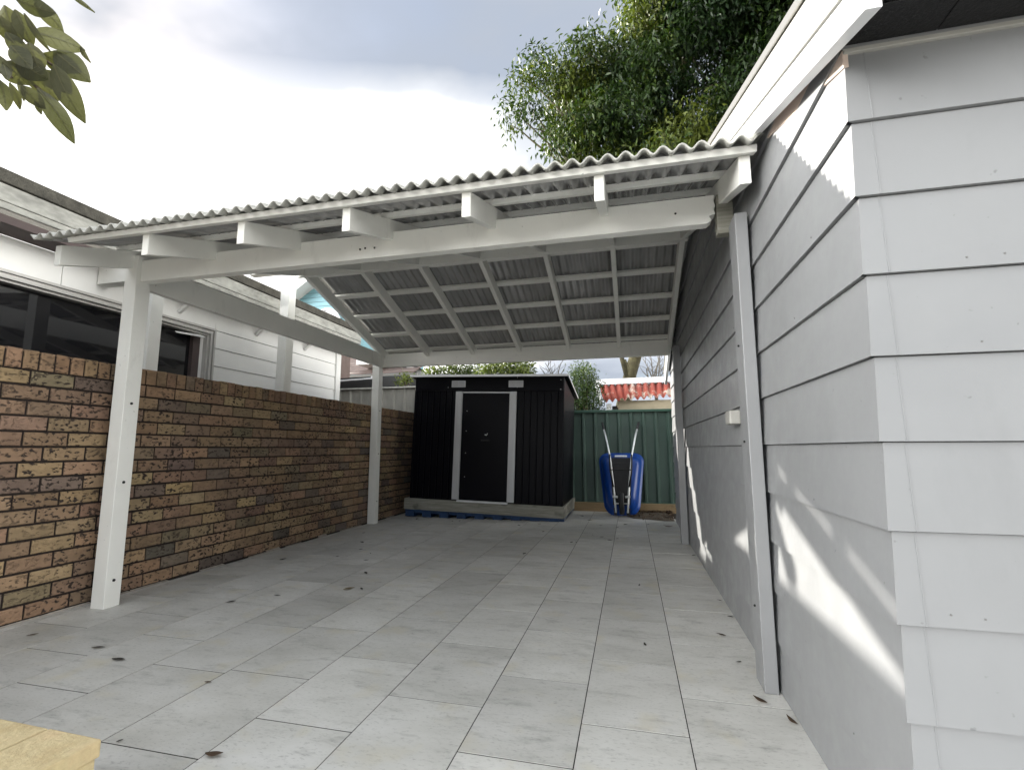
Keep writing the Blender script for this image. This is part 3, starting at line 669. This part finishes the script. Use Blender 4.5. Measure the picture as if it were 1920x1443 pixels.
ctrx = hi.x+1.6; pk = hi.z+1.0
rx = at(672, 600, 16).x
b.prism([(lo.x-.3, 16, 0), (rx, 16, 0), (rx, 16, pk-.3), (lo.x-.3, 16, lo.z-.1)], (0, 6, 0)); b.build('wall', M['bluewall'], bl)
b = MB(); z = 4.5
while z < pk: b.box(lo.x-.2, rx-.05, 15.985, 15.999, z, z+.006); z += .18
b.build('board_joint', M['darkroof'], bl)
b = MB(); b.bar((lo.x-1.1, 15.7, lo.z-.62), (ctrx, 15.7, pk+.12), .6, .28); b.build('barge_board', M['neigh'], bl)
wc = at(612, 612, 15.95); pts = [(wc.x-.60, wc.z-1.2)]+[(wc.x+.60*math.cos(a)*1.0, wc.z+.60*math.sin(a)*1.15) for a in [math.pi-math.pi*k/16 for k in range(17)]]+[(wc.x+.60, wc.z-1.2)]
b = MB()
for i in range(len(pts)-1): b.bar((pts[i][0], 15.95, pts[i][1]), (pts[i+1][0], 15.95, pts[i+1][1]), .07, .07, up=(0, 1, 0))
b.bar((wc.x-.6, 15.95, wc.z), (wc.x+.6, 15.95, wc.z), .06, .05, up=(0, 1, 0)); b.bar((wc.x+.25, 15.95, wc.z-1.2), (wc.x+.25, 15.95, wc.z), .05, .05, up=(0, 1, 0))
aw_ = b.build('window', M['whitemetal'], bl)
b = MB(); b.prism([(x, 15.975, z) for x, z in pts], (0, .02, 0)); b.build('pane', M['vent'], aw_)
# rusty roofed shed
rs = empty('rusty_shed', (0.2, 10.6, 0), 'old tan shed with rusty red corrugated roof beyond the green fence', 'shed')
e0, e1 = at(1131, 752, 10.2), at(1262, 741, 10.2); t0, t1 = at(1123, 722, 11.0), at(1262, 716, 11.0)
b = MB(); n = 132; vs = []
for j, (a, c) in enumerate(((e0, e1), (t0, t1))):
    for i in range(n+1): p = a.lerp(c, i/n); vs.append((p.x, p.y+(random.uniform(-.03, .03) if j == 0 and i % 12 == 0 else 0), p.z+.035*math.cos(2*math.pi*i/12)))
b.add(vs, [(i, i+1, n+2+i, n+1+i) for i in range(n)]); o = b.build('roof_sheet', M['rust'], rs, smooth=True); s = o.modifiers.new('thick', 'SOLIDIFY'); s.thickness = .01
b = MB(); b.bar(t0+Vector((-.06, 0, .06)), t1+Vector((.1, 0, .06)), .16, .12); b.build('ridge_flashing', M['whitemetal'], rs)
b = MB(); b.bar(e0+Vector((-.05, -.02, -.03)), t0+Vector((-.05, 0, 0)), .07, .12); b.build('barge_board', M['neigh'], rs)
b = MB(); zw = e0.z-.02; b.box(e0.x+.30, 1.6, 10.35, 10.45, 0, zw+.035); b.box(e0.x+.28, 1.6, 10.345, 10.3495, 1.86, 1.90); b.build('wall', M['tan'], rs)
b = MB(); b.box(e0.x+.06, e0.x+.16, 10.28, 10.38, 0, zw-.03); b.build('post', M['neigh'], rs)
b = MB(); b.box(e0.x+.165, e0.x+.295, 10.6, 10.65, 0, zw-.05); b.build('doorway', M['darkroof'], rs)

# ------------------------------------------------------------------ trees
def branch(mb, p0, p1, r0, r1, wob=.12, n=7):
    p0, p1 = Vector(p0), Vector(p1); L_ = (p1-p0).length; pts = []
    o = Vector((random.uniform(-1, 1), random.uniform(-1, 1), random.uniform(-.3, .6)))*wob*L_
    for i in range(n+1):
        t = i/n; pts.append(p0.lerp(p1, t)+o*math.sin(math.pi*t)+Vector((random.uniform(-1, 1), random.uniform(-1, 1), random.uniform(-1, 1)))*.015*L_*(0 < i < n))
    mb.tube(pts, [r0+(r1-r0)*i/n for i in range(n+1)], 8); return pts
D = 13.0
te = empty('tall_tree', (.2, D, 0), 'tall dark green tree with drooping leaves rising behind the carport roof', 'tree')
px_cl = [(985, 150, 32, .5), (965, 205, 26, .5), (1000, 205, 30, .45), (958, 235, 18, .5), (1010, 115, 30, .45), (1045, 150, 42, .5), (1095, 95, 40, .45), (1140, 90, 38, .5), (1085, 160, 50, .6), (1130, 150, 55, .35), (1060, 215, 45, .55), (1045, 265, 32, .5), (1030, 235, 24, .5), (1085, 285, 32, .5), (1120, 190, 45, .55), (1180, 160, 45, .4), (1175, 110, 30, .45), (1105, 235, 52, .45), (1160, 215, 60, .35), (1120, 275, 40, .55), (1180, 275, 45, .5), (1215, 130, 60, .45), (1225, 60, 60, .55), (1195, 25, 42, .6), (1260, 20, 60, .35), (1230, -50, 70, .5), (1330, 30, 70, .25), (1405, 10, 70, .35), (1390, 75, 55, .4), (1290, 95, 50, .3), (1255, 190, 55, .3), (1225, 245, 50, .5), (1290, 250, 50, .65), (1350, 215, 50, .5), (1330, 160, 42, .25), (1400, 150, 55, .35), (1440, 100, 60, .35), (1330, 265, 42, .6), (1480, 40, 70, .35), (1470, -40, 90, .4), (1340, -70, 110, .35), (1560, 20, 90, .35), (1390, 250, 45, .5), (1660, -30, 120, .4), (1240, 300, 50, .6), (1150, 310, 45, .55), (1330, 320, 55, .5)]
cl = []
for x, y, r_, t in px_cl:
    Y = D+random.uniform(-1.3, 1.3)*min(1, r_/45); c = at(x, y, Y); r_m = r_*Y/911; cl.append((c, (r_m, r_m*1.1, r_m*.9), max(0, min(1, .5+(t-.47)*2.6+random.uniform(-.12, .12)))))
trunk = MB(); base = Vector((-.5, D+.3, -.05)); k1 = at(1182, 700, D+.1); k2 = at(1200, 640, D); k3 = at(1230, 480, D); k4 = at(1260, 320, D)
trunk.tube([base, (base+k1)/2+Vector((-.1, 0, 0)), k1, k2, k3, k4, at(1290, 60, D), at(1330, -120, D)], [.24, .21, .17, .155, .14, .12, .09, .04], 12)
a0, a1 = at(1176, 706, D), at(1163, 662, D); trunk.tube([a0, a1, at(1150, 560, D), at(1090, 330, D)], [.075, .055, .05, .03], 9)
trunk.tube([at(1179, 703, D), at(1172, 674, D)], [.05, .03], 9)
hubs = [k3, k4, at(1290, 60, D), at(1090, 330, D), at(1240, 200, D)]
for c, r_, t in cl:
    h_ = min(hubs, key=lambda q: (q-c).length); branch(trunk, h_, c, .05, .012, .1)
for s0, s1 in (((1040, 300), (1000, 215)), ((1030, 250), (985, 240)), ((1085, 300), (1075, 190))): branch(trunk, at(*s0, D), at(*s1, D), .025, .008, .05)
trunk.build('trunk', M['mossbark'], te, smooth=True)
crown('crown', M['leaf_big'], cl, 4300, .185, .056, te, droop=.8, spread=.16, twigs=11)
def simple_tree(name, loc, label, cat, group, clp, mat, dens, ln, wd, base, droop=.1, tw=8):
    e = empty(name, loc, label, cat, group); t = MB(); bz = Vector(loc)
    top = sum((Vector(c) for c, r_, q in clp), Vector())/len(clp); t.tube([bz, bz.lerp(top, .4)+Vector((.05, 0, 0)), top], [.09, .07, .02], 8)
    for c, r_, q in clp: branch(t, bz.lerp(top, .55), c, .03, .008, .08, 5)
    t.build('trunk', M['bark'], e, smooth=True); crown('crown', M[mat], clp, dens, ln, wd, e, droop, twigs=tw); return e
def hc(lst, Y): return [(at(x, y, Y+random.uniform(-.3, .3)), r_*Y/911, t) for x, y, r_, t in lst]
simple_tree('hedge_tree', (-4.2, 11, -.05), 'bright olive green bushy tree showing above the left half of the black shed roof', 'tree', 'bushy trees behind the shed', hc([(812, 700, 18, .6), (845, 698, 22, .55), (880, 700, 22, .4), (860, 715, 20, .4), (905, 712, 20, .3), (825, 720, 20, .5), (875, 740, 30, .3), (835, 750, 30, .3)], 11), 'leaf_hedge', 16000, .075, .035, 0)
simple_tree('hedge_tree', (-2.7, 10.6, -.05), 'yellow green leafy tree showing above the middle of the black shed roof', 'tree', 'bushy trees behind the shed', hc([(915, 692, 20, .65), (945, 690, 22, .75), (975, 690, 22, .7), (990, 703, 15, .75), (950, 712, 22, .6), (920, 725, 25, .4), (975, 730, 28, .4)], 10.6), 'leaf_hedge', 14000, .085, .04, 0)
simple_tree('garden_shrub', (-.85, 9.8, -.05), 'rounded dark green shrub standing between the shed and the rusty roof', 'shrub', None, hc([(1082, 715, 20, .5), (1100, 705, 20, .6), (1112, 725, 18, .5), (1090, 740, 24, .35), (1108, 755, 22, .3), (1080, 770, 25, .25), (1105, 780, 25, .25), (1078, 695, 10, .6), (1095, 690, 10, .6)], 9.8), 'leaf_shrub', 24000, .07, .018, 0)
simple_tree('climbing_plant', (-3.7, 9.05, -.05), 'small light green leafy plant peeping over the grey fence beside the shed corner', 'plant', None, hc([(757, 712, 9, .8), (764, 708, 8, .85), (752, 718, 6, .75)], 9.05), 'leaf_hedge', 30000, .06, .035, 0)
def twiggy(label, base, tips, Y):
    e = empty('bare_tree', (base[0], Y, -.05), label, 'tree', 'bare trees beyond the fences'); t = MB(); b0 = Vector((base[0], Y, -.05)); c = at(base[1], base[2], Y)
    t.tube([b0, b0.lerp(c, .6), c], [.06, .05, .035], 8)
    for x, y in tips:
        p = branch(t, c, at(x, y, Y+random.uniform(-.4, .4)), .02, .006, .12, 6)
        for k in range(5):
            s_ = p[random.randint(2, 5)]; branch(t, s_, s_+Vector((random.uniform(-.28, .28), random.uniform(-.1, .1), random.uniform(.05, .35))), .007, .003, .15, 4)
    t.build('trunk', M['twig'], e)
twiggy('bare twiggy tree against the sky between the mossy trunk and the house gable', (.8, 1228, 725), [(1205, 672), (1218, 660), (1232, 665), (1243, 672), (1250, 690), (1212, 690), (1238, 655)], 11.5)
twiggy('thin leafless twigs poking up behind the right end of the black shed roof', (-1.6, 1040, 725), [(1012, 688), (1022, 680), (1035, 690), (1048, 684), (1058, 694)], 10.5)

# magnolia branch hanging in at the upper left, its trunk beyond the brick wall
mg = empty('magnolia_tree', (-4.3, -.2, -.05), 'large leaved branch of a tree hanging into the top left corner', 'tree')
t = MB(); cpt = [Vector((-4.3, -.2, -.05)), Vector((-4.25, -.1, 1.6)), Vector((-4.0, .15, 2.6)), Vector((-3.0, .6, 2.95))]
t.tube(cpt, [.12, .10, .07, .03], 10)
def ap_(x, y, d): v = ray(x, y); v.normalize(); return Vector((0, 0, H))+v*d
tips = [(60, 60, 2.5), (120, 130, 2.5), (40, 150, 2.45), (95, 175, 2.5)]
lv = []
for x, y, d in tips: p = branch(t, cpt[3], ap_(x-18, y-5, d), .014, .005, .06, 6)
t.build('trunk', M['bark'], mg, smooth=True)
# each leaf: base px -> tip px (and width), distance
spec = [(62, 0, 120, 62, .055), (30, 0, 105, 25, .06), (8, 10, 40, 85, .06), (28, 18, 62, 88, .05), (45, 25, 95, 98, .022), (60, 60, 160, 95, .07), (100, 95, 170, 155, .085), (80, 100, 150, 140, .08), (100, 120, 160, 232, .075), (70, 165, 140, 270, .07), (55, 80, 75, 140, .06), (20, 85, 60, 130, .06), (30, 110, 90, 150, .085), (50, 120, 110, 190, .08), (40, 160, 85, 205, .05), (35, 150, 45, 190, .02), (18, 155, 38, 206, .028), (0, 150, 12, 208, .05), (0, 105, 15, 150, .04), (10, 60, 60, 120, .05), (130, -10, 178, 24, .015), (65, 190, 78, 215, .02), (0, 30, 25, 85, .05), (5, 115, 55, 160, .075), (80, 130, 130, 180, .07), (150, 88, 170, 118, .018)]
for i in range(46):
    x0 = random.uniform(-420, -30); y0 = -60+random.uniform(-70, 120)+(x0+30)*.18; a0 = random.uniform(.2, 2.6); l0 = random.uniform(60, 95)
    spec.append((x0, y0, min(-12, x0+l0*math.cos(a0)), y0+l0*math.sin(a0), random.uniform(.05, .08)))
b = MB()
for x0, y0, x1, y1, w in spec:
    d0 = 2.48+random.uniform(-.06, .06); a = ap_(x0, y0, d0); c = ap_(x1, y1, d0+random.uniform(-.05, .05)); ax = c-a; ln = ax.length; ax.normalize()
    sd = ax.cross(ray(x0, y0)).normalized(); nn = sd.cross(ax); sd = (sd+nn*random.uniform(-.5, .5)).normalized(); nn = sd.cross(ax)
    w = w*.98; tone = random.uniform(.2, .9); n = 7; vs = []
    for i in range(n+1):
        q = i/n; hw = w*.5*(math.sin(math.pi*q**.85))**.8 if 0 < i < n else .002; cc = a+ax*(ln*q)-nn*(.12*ln*math.sin(math.pi*q))
        vs += [cc-sd*hw+nn*hw*.25, cc, cc+sd*hw+nn*hw*.25]
    b.add(vs, [(i*3+k, i*3+k+1, i*3+k+4, i*3+k+3) for i in range(n) for k in (0, 1)], (tone, tone, tone))
    rb = []; rd = ray(x0, y0).normalized()
    for sgn_ in (-1, 1):
        st_ = len(rb); rb = []
        for i in range(n+1):
            cc = vs[i*3+1]-rd*.0012*sgn_; hw = .0022*(1-i/n)+.0004; rb += [cc-sd*hw, cc+sd*hw]
        b.add(rb, [(i*2, i*2+1, i*2+3, i*2+2) for i in range(n)], (1.0, 1.0, 1.0))
    # side veins
    for i in range(1, n):
        for k in (0, 2):
            p_, q_ = vs[i*3+1]-rd*.001, vs[min(n, i+1)*3+k].lerp(vs[min(n, i+1)*3+1], .25)-rd*.001
            b.add([p_-ax*.0007, p_+ax*.0007, q_+ax*.0004, q_-ax*.0004], [(0, 1, 2, 3)], (.95, .95, .95))
b.build('leaves', M['leaf_mag'], mg, smooth=True, fix=False)

# ------------------------------------------------------------------ yellow stone blocks, lower left
ZT = .30; pC = Vector((-1.311, 1.048, ZT)); dA = Vector((-.378, .011, 0)).normalized(); dB = Vector((.0, -1, 0)); dB = (Vector((-.007, -.128, 0))).normalized()
def block(name, a0, a1, b0, b1, z0, z1, label):
    b = MB(); g = .0026
    P = [pC+dA*a+dB*bb for a, bb in ((a0+g, b0+g), (a1-g, b0+g), (a1-g, b1-g), (a0+g, b1-g))]
    b.add([Vector((p.x, p.y, z0)) for p in P]+[Vector((p.x, p.y, z1)) for p in P], [(0, 3, 2, 1), (4, 5, 6, 7), (0, 1, 5, 4), (1, 2, 6, 5), (2, 3, 7, 6), (3, 0, 4, 7)])
    o = b.build(name, M['stone'], None); bv = o.modifiers.new('bevel', 'BEVEL'); bv.width = .004; bv.segments = 2
    return tag(o, label, 'stone block', 'yellow stone blocks stacked at the lower left')
block('stone_block', .0, .186, 0, .5, ZT-.042, ZT, 'pale yellow stone block on top of the stack at its right end')
block('stone_block', .186, .40, 0, .5, ZT-.042, ZT-.001, 'pale yellow stone block on top of the stack, second from its right end')
block('stone_block', .40, .62, 0, .5, ZT-.042, ZT, 'pale yellow top stone block at the very edge of the picture')
block('stone_block', .006, .62, .006, .5, .0, ZT-.0435, 'rough orange yellow stone block under the row of pale top blocks')

# ------------------------------------------------------------------ fallen leaves
def leaf(x, y, ln, mat, label, group=None, kind='flat', rot=None):
    b = MB(); rot = random.uniform(0, 6.28) if rot is None else rot; w = ln*random.uniform(.28, .45); n = 6; curl = random.uniform(.08, .2) if kind == 'flat' else .38
    vs = []
    for i in range(n+1):
        q = i/n; hw = w*.5*math.sin(math.pi*min(.97, max(.04, q))**.9); zc = .0025+curl*ln*abs(q-.45)**1.6
        for k in (-1, 0, 1): vs.append((math.cos(rot)*(q-.5)*ln-math.sin(rot)*hw*k, math.sin(rot)*(q-.5)*ln+math.cos(rot)*hw*k, zc+(abs(k)*hw*.35)))
    b.add(vs, [(i*3+k, i*3+k+1, i*3+k+4, i*3+k+3) for i in range(n) for k in (0, 1)])
    o = b.build('fallen_leaf', M[mat], None, smooth=True, fix=False); s = o.modifiers.new('thick', 'SOLIDIFY'); s.thickness = .0008
    o.location = (x, y, .001); return tag(o, label, 'leaf', group)
G = 'fallen leaves scattered on the paving'
leaf(-1.39, 1.49, .062, 'leafdry', 'curled brown leaf on the paving just right of the yellow stone blocks', G, 'curl', .2)
leaf(-1.78, 1.48, .022, 'leafdark', 'small dark leaf scrap beside the corner of the yellow stone blocks', G)
leaf(.556, 2.165, .062, 'leafdry', 'large brown leaf resting against the foot of the house wall, near the front', G, 'curl', 1.9)
leaf(.478, 2.30, .062, 'leafdry', 'curled brown leaf beside the foot of the near wall post', G, 'curl', 2.3)
leaf(.45, 3.02, .055, 'leafdry', 'flat brown leaf on the pavers left of the house wall, beyond the near wall post', G, 'flat', 2.6)
leaf(.47, 2.67, .03, 'leafdark', 'small dark leaf scrap between two brown leaves near the house wall', G)
leaf(.55, 3.67, .04, 'leafdark', 'dark leaf at the foot of the house wall below the junction box', G)
leaf(.555, 3.34, .035, 'leafdark', 'small dark leaf tucked under the house wall, nearer than the junction box', G)
leaf(.555, 5.1, .06, 'leafdark', 'dark leaf at the foot of the house wall before the far wall post', G)
leaf(.44, 6.83, .12, 'leafdry', 'reddish brown leaf at the edge of the soil by the far end of the house', G, 'curl')
leaf(-2.04, 3.34, .085, 'leafpale', 'pale tan leaf in the middle of the paving under the carport', G, 'flat', .9)
leaf(-1.95, 3.36, .055, 'leafdark', 'dark leaf lying close beside the pale tan leaf', G)
leaf(-2.46, 2.0, .075, 'leafdark', 'long thin dark leaf near the front post, with a stalk', G, 'flat', .1)
leaf(-2.71, 2.09, .065, 'leafdark', 'thin dark strip of leaf nearer the brick wall than its twin', G, 'flat', .35)
leaf(-3.25, 2.14, .05, 'leafdry', 'brown leaf at the foot of the brick wall left of the front post', G)
leaf(.03, 3.92, .04, 'leafdark', 'curled dark leaf standing alone on the slab left of the far wall post', G, 'curl', 1.4)
leaf(.04, 2.78, .04, 'leafdark', 'short dark twig-like leaf alone in the middle of the right slabs', G, 'curl', 1.8)
leaf(-1.84, 1.91, .035, 'leafdry', 'small brown leaf on a slab joint in front of the yellow blocks', G, 'flat', .1)
for x, y in [(-2.64, 2.88), (-2.44, 3.08), (-3.17, 4.05), (-2.16, 3.78), (-2.51, 4.47), (-2.4, 4.2), (-2.75, 4.28), (-2.71, 4.63), (-2.9, 4.97), (-2.28, 4.76), (-3.2, 5.52)]:
    leaf(x, y, random.uniform(.03, .075), 'leafdark', 'tiny dark leaf scrap on the pavers between the brick wall and the middle slabs', 'dark leaf scraps on the left of the paving')
for x, y in [(-3.06, 6.75), (-2.48, 6.66), (-2.39, 6.7), (-1.08, 6.09), (-1.04, 4.8), (-1.48, 6.5), (-1.24, 6.69)]:
    leaf(x, y, random.uniform(.05, .09), 'leafdark', 'tiny dark leaf scrap on the pavers in front of the black shed', 'dark leaf scraps before the shed')
for x, y in [(-.66, 5.49), (-.61, 5.5), (-.47, 6.0), (-.36, 5.89), (-.26, 5.71), (-.18, 5.82), (-.42, 6.75), (-.2, 6.62), (-.1, 6.9), (-.6, 7.2), (-.75, 7.6), (.2, 7.0)]:
    leaf(x, y, random.uniform(.04, .08), 'leafdark', 'tiny dark leaf scrap on the pavers in front of the wheelbarrow', 'dark leaf scraps before the wheelbarrow')
fixp()

# ------------------------------------------------------------------ sky and sun
SD = Vector((-.802, .428, .418)).normalized()
sun = bpy.data.objects.new('sun', bpy.data.lights.new('sun', 'SUN')); COL.objects.link(sun)
sun.data.energy = 2.3; sun.data.angle = math.radians(.55); sun.data.color = (1.0, .95, .86)
sun.rotation_euler = SD.to_track_quat('Z', 'Y').to_euler(); sun.location = (-8, 4, 8)
w = bpy.data.worlds.new('World'); SC.world = w; w.use_nodes = True; nt = w.node_tree
bg = nt.nodes['Background']; bg.inputs['Strength'].default_value = .1
sk = N(nt, 'ShaderNodeTexSky', sky_type='NISHITA'); sk.sun_disc = False
sk.sun_elevation = math.asin(SD.z); sk.sun_rotation = math.atan2(SD.x, SD.y)
sk.air_density = 1.2; sk.dust_density = 2.0
tc = N(nt, 'ShaderNodeTexCoord')
nm = N(nt, 'ShaderNodeVectorMath', operation='NORMALIZE'); L(nt, tc.outputs['Generated'], nm.inputs[0])
sp_ = N(nt, 'ShaderNodeSeparateXYZ'); L(nt, nm.outputs[0], sp_.inputs[0])
# clouds lie on a flat layer overhead: direction divided by its height
zm = N(nt, 'ShaderNodeMath', operation='ADD'); L(nt, sp_.outputs['Z'], zm.inputs[0]); zm.inputs[1].default_value = .12
zx = N(nt, 'ShaderNodeMath', operation='MAXIMUM'); L(nt, zm.outputs[0], zx.inputs[0]); zx.inputs[1].default_value = .06
dv = N(nt, 'ShaderNodeVectorMath', operation='DIVIDE'); L(nt, nm.outputs[0], dv.inputs[0])
cb = N(nt, 'ShaderNodeCombineXYZ'); L(nt, zx.outputs[0], cb.inputs[0]); L(nt, zx.outputs[0], cb.inputs[1]); cb.inputs[2].default_value = 1; L(nt, cb.outputs[0], dv.inputs[1])
mpw = N(nt, 'ShaderNodeMapping'); mpw.inputs['Location'].default_value = (3.1, 1.7, 0); mpw.inputs['Scale'].default_value = (.75, .95, .3); L(nt, dv.outputs[0], mpw.inputs[0])
nz = N(nt, 'ShaderNodeTexNoise'); nz.inputs['Scale'].default_value = 1.0; nz.inputs['Detail'].default_value = 6; nz.inputs['Roughness'].default_value = .5; L(nt, mpw.outputs[0], nz.inputs[0])
def mth(op, a, b_):
    n = N(nt, 'ShaderNodeMath', operation=op)
    for k_, v in enumerate((a, b_)):
        if hasattr(v, 'is_linked'): L(nt, v, n.inputs[k_])
        else: n.inputs[k_].default_value = v
    return n.outputs[0]
# thin bright cloud round the sun, thicker grey cloud higher up
dt = N(nt, 'ShaderNodeVectorMath', operation='DOT_PRODUCT'); L(nt, nm.outputs[0], dt.inputs[0]); dt.inputs[1].default_value = SD
d3 = mth('POWER', mth('MAXIMUM', dt.outputs['Value'], 0.0), 3.0)
uu = mth('SUBTRACT', sp_.outputs['Z'], mth('MULTIPLY', sp_.outputs['Y'], .6))
score = mth('SUBTRACT', mth('MULTIPLY', d3, .62), mth('MULTIPLY', mth('SUBTRACT', uu, .27), 3.0))
score = mth('MINIMUM', score, mth('MULTIPLY', d3, 1.6))
score = mth('ADD', score, mth('MULTIPLY', mth('SUBTRACT', nz.outputs[0], .5), 1.5))
thin = ramp(nt, score, [(.36, 0.0), (.54, .25), (.76, 1.0)])
puff = ramp(nt, nz.outputs[0], [(.36, 0.0), (.62, 1.0)])
grey = mixc(nt, 'MIX', puff, (.66, .75, .92), (1.32, 1.43, 1.60))
front = mixc(nt, 'MIX', thin, grey, (3.4, 3.36, 3.28))
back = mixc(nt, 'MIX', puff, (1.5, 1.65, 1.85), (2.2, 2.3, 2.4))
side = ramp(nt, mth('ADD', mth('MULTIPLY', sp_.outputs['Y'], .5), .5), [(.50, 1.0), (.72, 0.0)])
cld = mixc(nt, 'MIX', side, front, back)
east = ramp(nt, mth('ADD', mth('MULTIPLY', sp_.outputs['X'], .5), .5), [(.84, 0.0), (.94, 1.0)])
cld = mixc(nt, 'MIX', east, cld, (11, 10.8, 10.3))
# extra bright low western cloud added out of view, to light the carport's shade
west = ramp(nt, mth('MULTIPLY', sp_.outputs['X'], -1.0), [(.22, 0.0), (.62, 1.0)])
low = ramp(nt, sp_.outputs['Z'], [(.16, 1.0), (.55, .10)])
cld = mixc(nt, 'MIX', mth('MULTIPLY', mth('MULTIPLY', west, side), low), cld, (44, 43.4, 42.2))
cover = ramp(nt, nz.outputs[0], [(.28, .80), (.45, 1.0)])
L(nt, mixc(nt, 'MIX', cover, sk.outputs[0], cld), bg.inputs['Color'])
SC.view_settings.view_transform = 'Standard'; SC.view_settings.look = 'None'; SC.view_settings.gamma = 1; SC.view_settings.exposure = 2.55
SC.cycles.max_bounces = 12; SC.cycles.diffuse_bounces = 8
SC.cycles.use_adaptive_sampling = True
SC.cycles.use_denoising = True
